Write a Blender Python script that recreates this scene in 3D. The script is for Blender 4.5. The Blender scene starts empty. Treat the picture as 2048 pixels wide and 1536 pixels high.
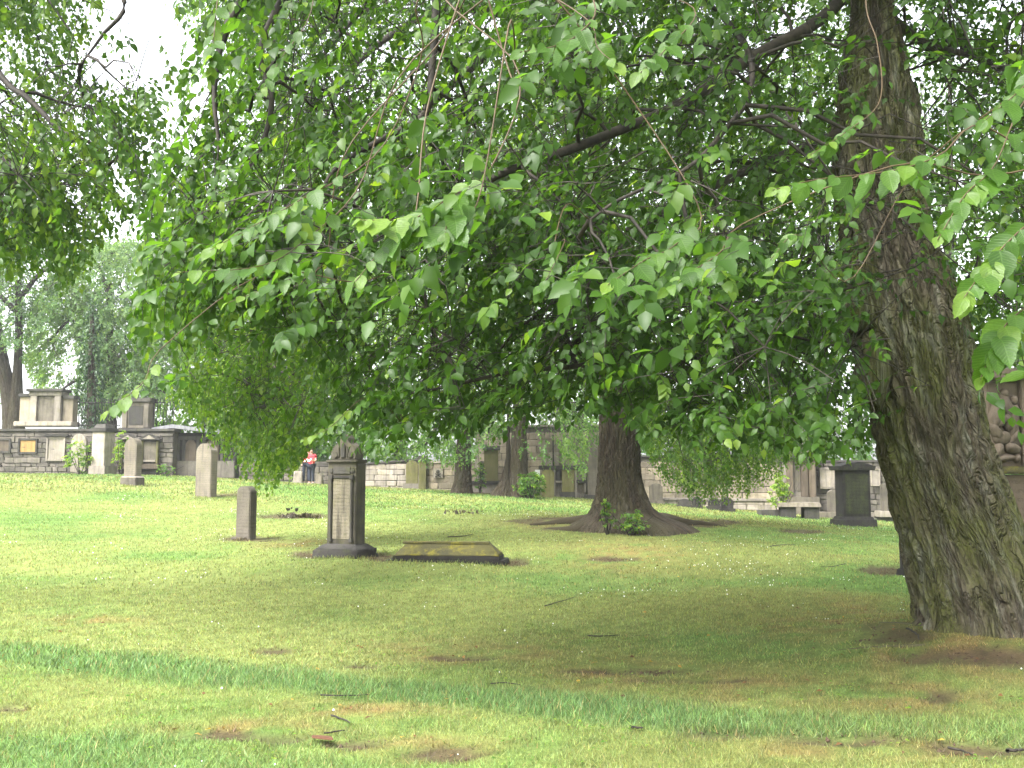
import bpy, bmesh, math, random
import numpy as np
from mathutils import Vector, Matrix

random.seed(11)
rng = np.random.default_rng(11)
SC = bpy.context.scene
COL = SC.collection

# ------------------------------------------------------------------ camera, sky, sun, exposure
F = 1926.0            # focal length in photo pixels (2048 wide)
HOR = 950.0           # photo row of the horizon
EYE = 1.6
PITCH = math.atan((HOR - 768.0) / F)
cam = bpy.data.cameras.new('camera')
cam.sensor_width = 36.0
cam.lens = 36.0 * F / 2048.0
cam.clip_start = 0.05
cam.clip_end = 2000
camo = bpy.data.objects.new('camera', cam)
COL.objects.link(camo)
camo.location = (0, 0, EYE)
camo.rotation_euler = (math.pi / 2 + PITCH, 0, 0)
SC.camera = camo

SUN_DIR = Vector((-0.45, -0.42, 0.79)).normalized()     # towards the sun
SUN_EL = math.asin(SUN_DIR.z)
SUN_AZ = math.atan2(SUN_DIR.x, SUN_DIR.y)
world = bpy.data.worlds.new('World')
SC.world = world
world.use_nodes = True
wn = world.node_tree
for n in list(wn.nodes):
    wn.nodes.remove(n)
sky = wn.nodes.new('ShaderNodeTexSky')
sky.sky_type = 'NISHITA'
sky.sun_disc = False
sky.sun_elevation = SUN_EL
sky.sun_rotation = SUN_AZ
sky.air_density = 1.0
sky.dust_density = 4.0
hsv = wn.nodes.new('ShaderNodeHueSaturation')
hsv.inputs['Saturation'].default_value = 0.22            # overcast: nearly white
bg = wn.nodes.new('ShaderNodeBackground')
bg.inputs['Strength'].default_value = 0.14
wo = wn.nodes.new('ShaderNodeOutputWorld')
wn.links.new(sky.outputs[0], hsv.inputs['Color'])
wn.links.new(hsv.outputs[0], bg.inputs['Color'])
wn.links.new(bg.outputs[0], wo.inputs['Surface'])

sun = bpy.data.lights.new('sun', 'SUN')
sun.energy = 1.3
sun.angle = math.radians(22)
sun.color = (1.0, 0.985, 0.95)
suno = bpy.data.objects.new('sun', sun)
COL.objects.link(suno)
suno.rotation_euler = SUN_DIR.to_track_quat('Z', 'Y').to_euler()
suno.location = (-20, 0, 30)

vs = SC.view_settings
vs.view_transform = 'Standard'
vs.look = 'None'
vs.exposure = 2.72
vs.gamma = 1.0
vs.use_curve_mapping = False
cy = SC.cycles
cy.max_bounces = 7
cy.diffuse_bounces = 4
cy.glossy_bounces = 2
cy.transmission_bounces = 5
cy.transparent_max_bounces = 4
cy.caustics_reflective = False
cy.caustics_refractive = False
cy.use_denoising = True

# ------------------------------------------------------------------ pixel <-> world
cp, sp = math.cos(PITCH), math.sin(PITCH)


def P(px, py, Y):
    """points at depth Y (metres north of the camera) seen at photo pixel px, py"""
    px = np.asarray(px, float); py = np.asarray(py, float); Y = np.asarray(Y, float)
    u = (px - 1024.0) / F
    v = (768.0 - py) / F
    dy = cp - v * sp
    dz = sp + v * cp
    return np.stack(np.broadcast_arrays(u / dy * Y, Y, EYE + dz / dy * Y), -1)


def proj(p):
    p = np.asarray(p, float)
    x, y, z = p[..., 0], p[..., 1], p[..., 2] - EYE
    d = y * cp + z * sp
    v = -y * sp + z * cp
    d = np.maximum(d, 0.05)
    return 1024.0 + F * x / d, 768.0 - F * v / d


# ------------------------------------------------------------------ noise
_T = rng.random((32, 32, 32))


def vnoise(p):
    p = np.asarray(p, float)
    i = np.floor(p).astype(int)
    f = p - i
    f = f * f * (3 - 2 * f)
    out = 0
    for dx in (0, 1):
        wx = f[..., 0] if dx else 1 - f[..., 0]
        for dy in (0, 1):
            wy = f[..., 1] if dy else 1 - f[..., 1]
            for dz in (0, 1):
                wz = f[..., 2] if dz else 1 - f[..., 2]
                out = out + wx * wy * wz * _T[(i[..., 0] + dx) & 31, (i[..., 1] + dy) & 31, (i[..., 2] + dz) & 31]
    return out


def fbm(p, octaves=4):
    p = np.asarray(p, float)
    a, s, t = 1.0, 0.0, 0.0
    for o in range(octaves):
        s = s + a * vnoise(p * (2 ** o) + 7.3 * o)
        t += a
        a *= 0.5
    return s / t


def v3(x, y, z=0.0):
    return np.stack(np.broadcast_arrays(np.asarray(x, float), np.asarray(y, float), np.asarray(z, float)), -1)


def smooth(a, b, x):
    t = np.clip((x - a) / (b - a), 0, 1)
    return t * t * (3 - 2 * t)


# ------------------------------------------------------------------ terrain height
_ctrl_px = [(0, 948, 40), (170, 950, 40), (330, 951, 40), (265, 971, 32), (412, 995, 30), (492, 1078, 20.5),
            (690, 1112, 16.5), (890, 1122, 16.5), (600, 968, 46), (720, 974, 46), (900, 982, 44), (1040, 990, 42),
            (1150, 1000, 42), (1240, 1050, 25), (1310, 1006, 42), (1450, 1020, 40), (1600, 1034, 38),
            (1712, 1053, 33), (1790, 1042, 40), (2048, 1060, 34)]
_c = [tuple(P(*a)) for a in _ctrl_px]
_c += [(-4, 4, 0), (0, 4, 0), (4, 4, 0), (-5, 9, 0.02), (0, 10, 0), (5, 8.5, 0.03), (-9, 12, 0.1), (9, 14, 0),
       (-30, 3, 0.3), (30, 3, -0.2), (-34, 60, 2.0), (0, 62, 1.2), (34, 60, -0.4), (0, -20, 0), (10, 22, 0.02)]
_c = np.array(_c)
_n = len(_c)


def _tps(r):
    return np.where(r > 1e-6, r * r * np.log(np.maximum(r, 1e-6)), 0)


_K = _tps(np.linalg.norm(_c[:, None, :2] - _c[None, :, :2], axis=-1)) + np.eye(_n) * 6.0
_Q = np.c_[np.ones(_n), _c[:, :2]]
_A = np.block([[_K, _Q], [_Q.T, np.zeros((3, 3))]])
_W = np.linalg.solve(_A, np.r_[_c[:, 2], 0, 0, 0])


def gz(x, y):
    x = np.asarray(x, float); y = np.asarray(y, float)
    cx = np.clip(x, -36, 36); cyy = np.clip(y, -22, 64)
    r = np.hypot(cx[..., None] - _c[:, 0], cyy[..., None] - _c[:, 1])
    z = (_tps(r) * _W[:_n]).sum(-1) + _W[_n] + _W[_n + 1] * cx + _W[_n + 2] * cyy
    z = z + (fbm(v3(x * 0.9, y * 0.9, 3.1), 3) - 0.5) * 0.07
    # low mounds of earth round the two big trunks
    for (tx, ty, r0, h) in ((4.25, 9.0, 1.35, 0.24), (2.8, 25.0, 2.6, 0.20)):
        z = z + h * np.exp(-((x - tx) ** 2 + (y - ty) ** 2) / (r0 * r0))
    return z


def ground_at(px, py):
    """world point where the pixel's ray meets the lawn"""
    lo, hi = 2.0, 70.0
    Ys = np.linspace(lo, hi, 600)
    pts = P(px, py, Ys)
    below = pts[:, 2] < gz(pts[:, 0], pts[:, 1])
    k = int(np.argmax(below)) if below.any() else 599
    a, b = Ys[max(k - 1, 0)], Ys[k]
    for _ in range(18):
        m = 0.5 * (a + b)
        q = P(px, py, m)
        if q[2] < gz(q[0], q[1]):
            b = m
        else:
            a = m
    q = P(px, py, b)
    return Vector(q)


# ------------------------------------------------------------------ scene helpers
def tag(o, label=None, cat=None, group=None, kind=None):
    if label: o['label'] = label
    if cat: o['category'] = cat
    if group: o['group'] = group
    if kind: o['kind'] = kind
    return o


def empty(name, loc, rz=0.0, label=None, cat=None, group=None):
    o = bpy.data.objects.new(name, None)
    COL.objects.link(o)
    o.location = loc
    o.rotation_euler = (0, 0, rz)
    o.empty_display_size = 0.2
    return tag(o, label, cat, group)


def link(name, me, parent=None, mat=None, loc=None):
    o = bpy.data.objects.new(name, me)
    COL.objects.link(o)
    if parent is not None:
        o.parent = parent
    if loc is not None:
        o.location = loc
    if mat is not None and len(me.materials) == 0:
        me.materials.append(mat)
    return o


def raw_mesh(name, V, T, mat=None, smooth_=False, attrs=None, uv=None):
    """V (n,3), T (m,3) triangles"""
    V = np.ascontiguousarray(V, np.float32); T = np.ascontiguousarray(T, np.int32)
    me = bpy.data.meshes.new(name)
    me.vertices.add(len(V))
    me.vertices.foreach_set('co', V.ravel())
    me.loops.add(T.size)
    me.loops.foreach_set('vertex_index', T.ravel())
    me.polygons.add(len(T))
    me.polygons.foreach_set('loop_start', np.arange(0, T.size, 3, dtype=np.int32))
    me.polygons.foreach_set('loop_total', np.full(len(T), 3, np.int32))
    me.update(calc_edges=True)
    if smooth_:
        me.polygons.foreach_set('use_smooth', np.ones(len(T), bool))
    if attrs:
        for k, a in attrs.items():
            a = np.asarray(a, np.float32)
            if a.ndim == 1:
                at = me.attributes.new(k, 'FLOAT', 'POINT')
                at.data.foreach_set('value', a)
            else:
                at = me.attributes.new(k, 'FLOAT_COLOR', 'POINT')
                at.data.foreach_set('color', np.c_[a, np.ones(len(a))].astype(np.float32).ravel())
    if uv is not None:
        l = me.uv_layers.new(name='uv')
        l.data.foreach_set('uv', np.asarray(uv, np.float32)[T.ravel()].ravel())
    if mat is not None:
        me.materials.append(mat)
    return me


# ------------------------------------------------------------------ materials
class NT:
    def __init__(self, name):
        self.m = bpy.data.materials.new(name)
        self.m.use_nodes = True
        self.t = self.m.node_tree
        for n in list(self.t.nodes):
            self.t.nodes.remove(n)
        self.out = self.t.nodes.new('ShaderNodeOutputMaterial')

    def n(self, typ, **kw):
        nd = self.t.nodes.new(typ)
        for k, v in kw.items():
            if k in nd.inputs.keys():
                nd.inputs[k].default_value = v
            else:
                setattr(nd, k, v)
        return nd

    def l(self, a, b):
        self.t.links.new(a, b)

    def noise(self, vec, scale, detail=5, rough=0.6, dist=0.0):
        nd = self.n('ShaderNodeTexNoise')
        nd.inputs['Scale'].default_value = scale
        nd.inputs['Detail'].default_value = detail
        nd.inputs['Roughness'].default_value = rough
        nd.inputs['Distortion'].default_value = dist
        if vec is not None:
            self.l(vec, nd.inputs['Vector'])
        return nd.outputs['Fac']

    def ramp(self, fac, stops):
        nd = self.n('ShaderNodeValToRGB')
        e = nd.color_ramp.elements
        while len(e) < len(stops):
            e.new(0.5)
        for el, (p, c) in zip(e, stops):
            el.position = p
            el.color = (c, c, c, 1) if isinstance(c, (int, float)) else (*c, 1)
        self.l(fac, nd.inputs[0])
        return nd.outputs[0]

    def mix(self, fac, a, b, mode='MIX'):
        nd = self.n('ShaderNodeMix', data_type='RGBA', blend_type=mode)
        for s, val in ((0, fac), (6, a), (7, b)):
            if hasattr(val, 'default_value'):
                self.l(val, nd.inputs[s])
            else:
                nd.inputs[s].default_value = val if s == 0 else (*val, 1)
        return nd.outputs[2]

    def math(self, op, a, b=0.0):
        nd = self.n('ShaderNodeMath', operation=op)
        for s, val in ((0, a), (1, b)):
            if hasattr(val, 'default_value'):
                self.l(val, nd.inputs[s])
            else:
                nd.inputs[s].default_value = val
        return nd.outputs[0]

    def mapv(self, vec, scale=(1, 1, 1), rot=(0, 0, 0)):
        nd = self.n('ShaderNodeMapping')
        nd.inputs['Scale'].default_value = scale
        nd.inputs['Rotation'].default_value = rot
        self.l(vec, nd.inputs['Vector'])
        return nd.outputs[0]

    def bump(self, h, strength, dist):
        nd = self.n('ShaderNodeBump')
        nd.inputs['Strength'].default_value = strength
        nd.inputs['Distance'].default_value = dist
        self.l(h, nd.inputs['Height'])
        return nd.outputs[0]

    def finish(self, col, rough=0.8, spec=0.3, normal=None):
        b = self.n('ShaderNodeBsdfPrincipled')
        if hasattr(col, 'default_value'):
            self.l(col, b.inputs['Base Color'])
        else:
            b.inputs['Base Color'].default_value = (*col, 1)
        if hasattr(rough, 'default_value'):
            self.l(rough, b.inputs['Roughness'])
        else:
            b.inputs['Roughness'].default_value = rough
        b.inputs['Specular IOR Level'].default_value = spec
        if normal is not None:
            self.l(normal, b.inputs['Normal'])
        self.l(b.outputs[0], self.out.inputs['Surface'])
        return b


def leaf_material(name, dark, mid, light, trans=0.42, rough=0.36, veins=False, by_object=False):
    k = NT(name)
    if by_object:
        fac = k.n('ShaderNodeObjectInfo').outputs['Random']
        at = k.n('ShaderNodeAttribute', attribute_name='tint', attribute_type='OBJECT').outputs['Fac']
        fac = k.math('ADD', k.math('MULTIPLY', fac, 0.3), at)
    else:
        fac = k.n('ShaderNodeAttribute', attribute_name='tint').outputs['Fac']
    col = k.ramp(fac, [(0.0, dark), (0.5, mid), (1.0, light)])
    normal = None
    if veins:
        uv = k.n('ShaderNodeUVMap', uv_map='uv').outputs[0]
        s = k.n('ShaderNodeSeparateXYZ')
        k.l(uv, s.inputs[0])
        av = k.math('ABSOLUTE', k.math('SUBTRACT', s.outputs[0], 0.5))
        ph = k.math('SUBTRACT', s.outputs[1], k.math('MULTIPLY', av, 0.75))
        saw = k.math('FRACT', k.math('MULTIPLY', ph, 11.0))
        vein = k.ramp(saw, [(0.0, 0.0), (0.25, 1.0), (0.8, 1.0), (1.0, 0.0)])
        midrib = k.ramp(av, [(0.0, 0.0), (0.03, 1.0)])
        h = k.math('MULTIPLY', vein, midrib)
        normal = k.bump(h, 0.22, 0.003)
        lighter = k.mix(0.16, col, (0.16, 0.28, 0.06))
        col = k.mix(h, lighter, col)
    tc = k.n('ShaderNodeTexCoord').outputs['Object']
    col = k.mix(k.ramp(k.noise(tc, 9.0, 3), [(0.35, 0.0), (0.75, 0.35)]), col, tuple(0.6 * c for c in mid))
    b = k.n('ShaderNodeBsdfPrincipled')
    k.l(col, b.inputs['Base Color'])
    b.inputs['Roughness'].default_value = rough
    b.inputs['Specular IOR Level'].default_value = 0.26
    t = k.n('ShaderNodeBsdfTranslucent')
    tcol = k.mix(1.0, col, (2.15, 2.15, 0.85), 'MULTIPLY')
    k.l(tcol, t.inputs['Color'])
    if normal is not None:
        k.l(normal, b.inputs['Normal'])
        k.l(normal, t.inputs['Normal'])
    mx = k.n('ShaderNodeMixShader')
    mx.inputs[0].default_value = trans
    k.l(b.outputs[0], mx.inputs[1])
    k.l(t.outputs[0], mx.inputs[2])
    k.l(mx.outputs[0], k.out.inputs['Surface'])
    return k.m


def stone_material(name, light, dark, moss=(0.09, 0.11, 0.03), moss_amt=0.35, streak=0.5, scale=1.0, soot=0.4, script=None):
    k = NT(name)
    geo = k.n('ShaderNodeNewGeometry').outputs['Position']
    tc = k.n('ShaderNodeTexCoord').outputs['Object']
    big = k.noise(geo, 1.7 * scale, 5, 0.65)
    fine = k.noise(geo, 38 * scale, 4, 0.7)
    st = k.noise(k.mapv(geo, (9, 9, 0.8)), 1.0 * scale, 4, 0.6)
    c = k.mix(k.ramp(big, [(0.3, 0.0), (0.72, 1.0)]), light, dark)
    c = k.mix(k.math('MULTIPLY', k.ramp(st, [(0.48, 0.0), (0.7, 1.0)]), soot * 1.2), c, tuple(0.28 * x for x in dark))
    mo = k.noise(geo, 4.5 * scale, 5, 0.7)
    c = k.mix(k.math('MULTIPLY', k.ramp(mo, [(0.5, 0.0), (0.68, 1.0)]), moss_amt), c, moss)
    c = k.mix(0.35, c, k.ramp(fine, [(0.25, (0.25, 0.25, 0.25)), (0.8, (1, 1, 1))]), 'MULTIPLY')
    rnd = k.n('ShaderNodeObjectInfo').outputs['Random']
    c = k.mix(1.0, c, k.ramp(rnd, [(0.0, (0.72, 0.70, 0.68)), (1.0, (1.25, 1.2, 1.12))]), 'MULTIPLY')
    h = k.math('ADD', k.math('MULTIPLY', fine, 0.35), big)
    if script:
        s = k.n('ShaderNodeSeparateXYZ')
        k.l(tc, s.inputs[0])
        row = k.math('MULTIPLY', s.outputs[2], 1.0 / script)
        fr = k.math('FRACT', row)
        inrow = k.ramp(fr, [(0.22, 0.0), (0.3, 1.0), (0.62, 1.0), (0.7, 0.0)])
        cv = k.n('ShaderNodeCombineXYZ')
        k.l(k.math('MULTIPLY', s.outputs[0], 2.6 / script), cv.inputs[0])
        k.l(k.math('FLOOR', row), cv.inputs[1])
        k.l(k.math('MULTIPLY', s.outputs[2], 2.2 / script), cv.inputs[2])
        glyph = k.ramp(k.noise(cv.outputs[0], 1.0, 1), [(0.47, 0.0), (0.53, 1.0)])
        mk = k.math('MULTIPLY', glyph, inrow)
        c = k.mix(k.math('MULTIPLY', mk, 0.22), c, tuple(0.35 * x for x in dark))
        h = k.math('SUBTRACT', h, k.math('MULTIPLY', mk, 0.35))
    k.finish(c, 0.88, 0.25, k.bump(h, 0.55, 0.02))
    return k.m


M = {}
ELM_D, ELM_M, ELM_L = (0.021, 0.052, 0.008), (0.048, 0.106, 0.014), (0.130, 0.198, 0.024)
M['leaf_near'] = leaf_material('elm_leaf_near', ELM_D, ELM_M, ELM_L, 0.48, 0.40, veins=True, by_object=True)
M['leaf'] = leaf_material('elm_leaf', ELM_D, ELM_M, ELM_L, 0.50, 0.42)
M['leaf_far'] = leaf_material('distant_leaf', (0.030, 0.075, 0.018), (0.062, 0.130, 0.030), (0.140, 0.215, 0.050), 0.48, 0.5)
M['leaf_flare_pale'] = leaf_material('flare_paled_leaf', (0.050, 0.108, 0.040), (0.108, 0.185, 0.070), (0.195, 0.265, 0.105), 0.48, 0.6)  # leaf colour raised so the far-left trees look washed out by flare
M['leaf_shrub'] = leaf_material('shrub_leaf', (0.03, 0.085, 0.015), (0.075, 0.16, 0.025), (0.22, 0.30, 0.035), 0.42, 0.4)
M['ivy'] = leaf_material('ivy_leaf', (0.012, 0.035, 0.011), (0.028, 0.066, 0.020), (0.065, 0.12, 0.032), 0.25, 0.35)


def bark_material(name, a, b, moss, lichen, moss_amt):
    k = NT(name)
    at = k.n('ShaderNodeAttribute', attribute_name='bark').outputs['Vector']   # (angle, height, fissure) along the trunk
    geo = k.n('ShaderNodeNewGeometry').outputs['Position']
    big = k.noise(geo, 1.6, 5, 0.65)
    plates = k.noise(k.mapv(at, (20, 4.0, 0)), 1.0, 4, 0.65, 0.8)
    rid = k.math('ABSOLUTE', k.math('SUBTRACT', k.noise(k.mapv(at, (15, 2.6, 0)), 1.0, 3, 0.6, 1.2), 0.5))
    rid = k.ramp(rid, [(0.0, 0.0), (0.10, 1.0)])
    c = k.mix(k.ramp(plates, [(0.35, 0.0), (0.65, 1.0)]), a, b)
    mo = k.noise(k.mapv(at, (1.3, 0.35, 0)), 1.7, 5, 0.65)
    fine = k.noise(geo, 55, 4, 0.7)
    m1 = k.math('MULTIPLY', k.ramp(mo, [(0.43, 0.0), (0.57, 1.0)]), k.ramp(fine, [(0.3, 0.35), (0.6, 1.0)]))
    c = k.mix(k.math('MULTIPLY', m1, moss_amt), c, moss)
    li = k.noise(k.mapv(at, (6, 1.0, 0)), 1.4, 6, 0.75)
    c = k.mix(k.math('MULTIPLY', k.ramp(li, [(0.52, 0.0), (0.66, 1.0)]), 0.6), c, lichen)
    c = k.mix(0.55, c, k.ramp(fine, [(0.25, (0.3, 0.3, 0.3)), (0.75, (1.1, 1.1, 1.1))]), 'MULTIPLY')
    h = k.math('ADD', k.math('ADD', k.math('MULTIPLY', plates, 0.6), rid), k.math('MULTIPLY', fine, 0.25))
    k.finish(c, 0.9, 0.2, k.bump(h, 1.0, 0.045))
    return k.m


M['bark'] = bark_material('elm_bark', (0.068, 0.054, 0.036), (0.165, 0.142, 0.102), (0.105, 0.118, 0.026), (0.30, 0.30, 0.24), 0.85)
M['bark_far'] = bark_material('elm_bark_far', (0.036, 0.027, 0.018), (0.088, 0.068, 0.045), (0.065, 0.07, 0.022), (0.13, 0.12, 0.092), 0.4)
k = NT('branch_bark'); g = k.n('ShaderNodeNewGeometry').outputs['Position']
k.finish(k.mix(k.ramp(k.noise(g, 14, 4), [(0.35, 0.0), (0.65, 1.0)]), (0.013, 0.011, 0.009), (0.040, 0.032, 0.024)), 0.75, 0.3)
M['branch'] = k.m
k = NT('young_twig'); g = k.n('ShaderNodeNewGeometry').outputs['Position']
k.finish(k.mix(k.noise(g, 20, 3), (0.035, 0.022, 0.012), (0.085, 0.055, 0.024)), 0.6, 0.3)
M['twig'] = k.m

SOOT = (0.05, 0.048, 0.044)
M['wall_core'] = stone_material('mortar_joint', (0.15, 0.14, 0.12), (0.075, 0.07, 0.06), moss_amt=0.3)
M['rubble'] = stone_material('dark_rubble_stone', (0.185, 0.168, 0.147), (0.068, 0.063, 0.057), moss_amt=0.25)
M['ashlar'] = stone_material('pale_ashlar', (0.36, 0.31, 0.24), (0.18, 0.155, 0.12), (0.16, 0.16, 0.07), 0.35, soot=0.3)
M['pale'] = stone_material('pale_stone', (0.33, 0.30, 0.265), (0.17, 0.155, 0.135), (0.18, 0.17, 0.07), 0.4, soot=0.4)
M['grey'] = stone_material('grey_headstone', (0.20, 0.18, 0.148), (0.095, 0.086, 0.072), (0.13, 0.13, 0.05), 0.3)
M['grey_script'] = stone_material('inscribed_headstone', (0.19, 0.17, 0.14), (0.10, 0.09, 0.075), (0.13, 0.13, 0.05), 0.25, soot=0.4, script=0.07)
M['dark'] = stone_material('blackened_stone', (0.038, 0.036, 0.034), (0.016, 0.015, 0.015), (0.055, 0.065, 0.02), 0.45)
M['dark_trim'] = stone_material('sooty_trim', (0.082, 0.078, 0.073), (0.038, 0.037, 0.035), (0.07, 0.08, 0.025), 0.4)
M['main_panel'] = stone_material('worn_inscription_panel', (0.27, 0.245, 0.19), (0.105, 0.095, 0.075), (0.14, 0.135, 0.05), 0.35, soot=0.75, script=0.06)
M['main_stone'] = stone_material('weathered_sandstone', (0.092, 0.085, 0.068), (0.036, 0.034, 0.029), (0.10, 0.105, 0.035), 0.45)
M['mossy'] = stone_material('mossy_ledger', (0.115, 0.108, 0.030), (0.040, 0.039, 0.032), (0.19, 0.175, 0.022), 1.0, scale=1.3, soot=0.2)
M['black_mon'] = stone_material('green_black_monument', (0.036, 0.042, 0.020), (0.014, 0.016, 0.011), (0.048, 0.058, 0.010), 0.55, script=0.11)
M['brown'] = stone_material('brown_sandstone', (0.135, 0.110, 0.084), (0.078, 0.063, 0.048), (0.12, 0.11, 0.05), 0.25, soot=0.35)
M['brown_script'] = stone_material('brown_sandstone_inscribed', (0.118, 0.094, 0.069), (0.072, 0.057, 0.043), (0.12, 0.11, 0.05), 0.2, soot=0.3, script=0.16)
M['ochre'] = stone_material('ochre_tablet', (0.46, 0.30, 0.10), (0.27, 0.17, 0.075), (0.15, 0.13, 0.05), 0.2, soot=0.5)
M['mossy_slab'] = stone_material('green_slab', (0.20, 0.19, 0.085), (0.13, 0.125, 0.06), (0.13, 0.14, 0.03), 0.7, soot=0.3)
M['iron'] = stone_material('black_iron', (0.03, 0.03, 0.03), (0.016, 0.016, 0.016), moss_amt=0.1)
M['slate'] = stone_material('slate_roof', (0.30, 0.31, 0.34), (0.15, 0.155, 0.17), moss_amt=0.2)
M['white_paint'] = stone_material('white_paint', (0.78, 0.80, 0.82), (0.66, 0.68, 0.70), moss_amt=0.0, soot=0.0)


def plain(name, col, rough=0.7, spec=0.3, var=0.25, scale=12):
    k = NT(name)
    g = k.n('ShaderNodeTexCoord').outputs['Object']
    c = k.mix(k.noise(g, scale, 4), tuple(c * (1 - var) for c in col), tuple(min(1, c * (1 + var)) for c in col))
    k.finish(c, rough, spec)
    return k.m


M['skin'] = plain('skin', (0.55, 0.34, 0.25), 0.5)
M['red'] = plain('red_cloth', (0.62, 0.045, 0.055), 0.8)
M['navy'] = plain('dark_trousers', (0.028, 0.033, 0.045), 0.85)
M['hair'] = plain('dark_hair', (0.03, 0.022, 0.018), 0.6)
M['shoe'] = plain('pale_shoe', (0.25, 0.23, 0.2), 0.6)
M['clover'] = plain('white_flower', (0.78, 0.78, 0.72), 0.8)
M['paper'] = plain('white_paper', (0.75, 0.75, 0.73), 0.8)

# grass blades and lawn share one colour field (attribute 'col')
k = NT('grass_blades')
c = k.n('ShaderNodeAttribute', attribute_name='col').outputs['Color']
b = k.n('ShaderNodeBsdfPrincipled'); k.l(c, b.inputs['Base Color'])
b.inputs['Roughness'].default_value = 0.6; b.inputs['Specular IOR Level'].default_value = 0.25
t = k.n('ShaderNodeBsdfTranslucent'); k.l(k.mix(1.0, c, (1.5, 1.45, 0.9), 'MULTIPLY'), t.inputs['Color'])
mx = k.n('ShaderNodeMixShader'); mx.inputs[0].default_value = 0.3
k.l(b.outputs[0], mx.inputs[1]); k.l(t.outputs[0], mx.inputs[2]); k.l(mx.outputs[0], k.out.inputs['Surface'])
M['grass'] = k.m
k = NT('lawn')
c = k.n('ShaderNodeAttribute', attribute_name='col').outputs['Color']
g = k.n('ShaderNodeNewGeometry').outputs['Position']
f1 = k.noise(g, 60, 5, 0.7); f2 = k.noise(g, 7, 5, 0.65); f3 = k.noise(k.mapv(g, (1, 1, 1)), 22, 4, 0.7)
c = k.mix(0.8, c, k.ramp(f1, [(0.28, (0.45, 0.45, 0.42)), (0.72, (1.25, 1.22, 1.15))]), 'MULTIPLY')
c = k.mix(0.6, c, k.ramp(f3, [(0.3, (0.6, 0.62, 0.6)), (0.7, (1.2, 1.15, 1.0))]), 'MULTIPLY')
c = k.mix(k.ramp(f2, [(0.55, 0.0), (0.75, 0.14)]), c, (0.15, 0.12, 0.04))
k.finish(c, 0.95, 0.1, k.bump(k.math('ADD', f1, f3), 0.7, 0.03))
M['lawn'] = k.m
M['litter'] = leaf_material('dead_leaf', (0.06, 0.03, 0.015), (0.17, 0.085, 0.03), (0.42, 0.30, 0.05), 0.2, 0.7)

# ------------------------------------------------------------------ lawn colour field
STRIP = np.array([(-300, 1285), (0, 1307), (300, 1337), (600, 1367), (900, 1392), (1200, 1420), (1500, 1443), (1800, 1455), (2048, 1468), (2400, 1480)], float)
SOIL = [  # photo px, py, half width, half height of bare earth patches
    (455, 1470, 95, 11), (555, 1478, 50, 9), (700, 1490, 45, 9), (890, 1508, 60, 11), (20, 1418, 34, 8), (545, 1302, 40, 6),
    (1440, 1466, 75, 13), (1700, 1478, 110, 12), (1960, 1495, 90, 16), (1240, 1343, 150, 4), (1390, 1362, 120, 4), (930, 1318, 60, 4),
    (1780, 1140, 45, 9), (640, 1108, 60, 7), (1020, 1126, 40, 7), (760, 1115, 30, 8), (505, 1078, 60, 5), (1110, 1042, 75, 8),
    (1240, 1056, 130, 8), (1400, 1047, 70, 7), (1950, 1312, 190, 20), (1800, 1272, 90, 20), (1880, 1395, 35, 14), (590, 1032, 60, 6),
    (720, 1335, 30, 4), (1220, 1118, 55, 4), (1600, 1063, 45, 4), (450, 990, 40, 3), (960, 985, 60, 3)]
BROWN = [(1240, 1110, 130, 32), (1700, 1255, 180, 45), (1950, 1325, 200, 45), (1560, 1370, 160, 35), (1280, 1345, 240, 26), (930, 1305, 200, 26),
         (500, 1455, 230, 22), (1240, 1050, 220, 12), (1850, 1400, 180, 40), (190, 1245, 120, 14), (780, 960, 70, 12), (700, 1420, 200, 30), (1700, 1500, 260, 25), (850, 1500, 120, 24), (620, 1090, 90, 10)]


def lawn_fields(x, y):
    z = gz(x, y)
    px, py = proj(v3(x, y, z))
    w1 = (fbm(v3(x * 1.7, y * 1.7, 9.2), 4) - 0.5) * 2
    w2 = (fbm(v3(x * 4.5, y * 4.5, 2.2), 3) - 0.5) * 2
    n0 = fbm(v3(x * 0.35, y * 0.35, 5.5), 4)
    wob = w1 * 0.9 + w2 * 0.7
    near = (y > 3.5) & (y < 48)

    def patch(lst, soft):
        out = np.zeros_like(px)
        for (a, b_, rx, ry) in lst:
            d = np.hypot((px - a) / rx, (py - b_) / ry) + wob * 0.9
            out = np.maximum(out, 1 - smooth(1 - soft, 1 + soft, d))
        return out * near
    soil = patch(SOIL, 0.45)
    brown = patch(BROWN, 0.8)
    sc = np.interp(px, STRIP[:, 0], STRIP[:, 1])
    half = 23 + 5 * np.sin(px / 170.0) + w2 * 7
    strip = (1 - smooth(0.45, 1.55, np.abs(py - sc + w1 * 14 + w2 * 6) / half)) * (y > 2) * (y < 12)
    corner = smooth(0.0, 1.0, (py - 1440 + w1 * 30) / 50) * (1 - smooth(250, 560, px + w1 * 120)) * (y < 12)
    corner = np.maximum(corner, smooth(0, 1, (py - 1500 + w1 * 14) / 25) * (1 - smooth(500, 1000, px + w1 * 100)) * (y < 12) * 0.7)
    corner = np.maximum(corner, (1 - smooth(0.6, 1.2, np.hypot((px - 1180) / 260, (py - 1170) / 30) + wob * .4)) * 0.25)
    return px, py, soil, brown, np.clip(strip, 0, 1), np.clip(corner, 0, 1), n0, w1, w2, fbm(v3(x * 13, y * 13, 6.2), 2)


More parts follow.
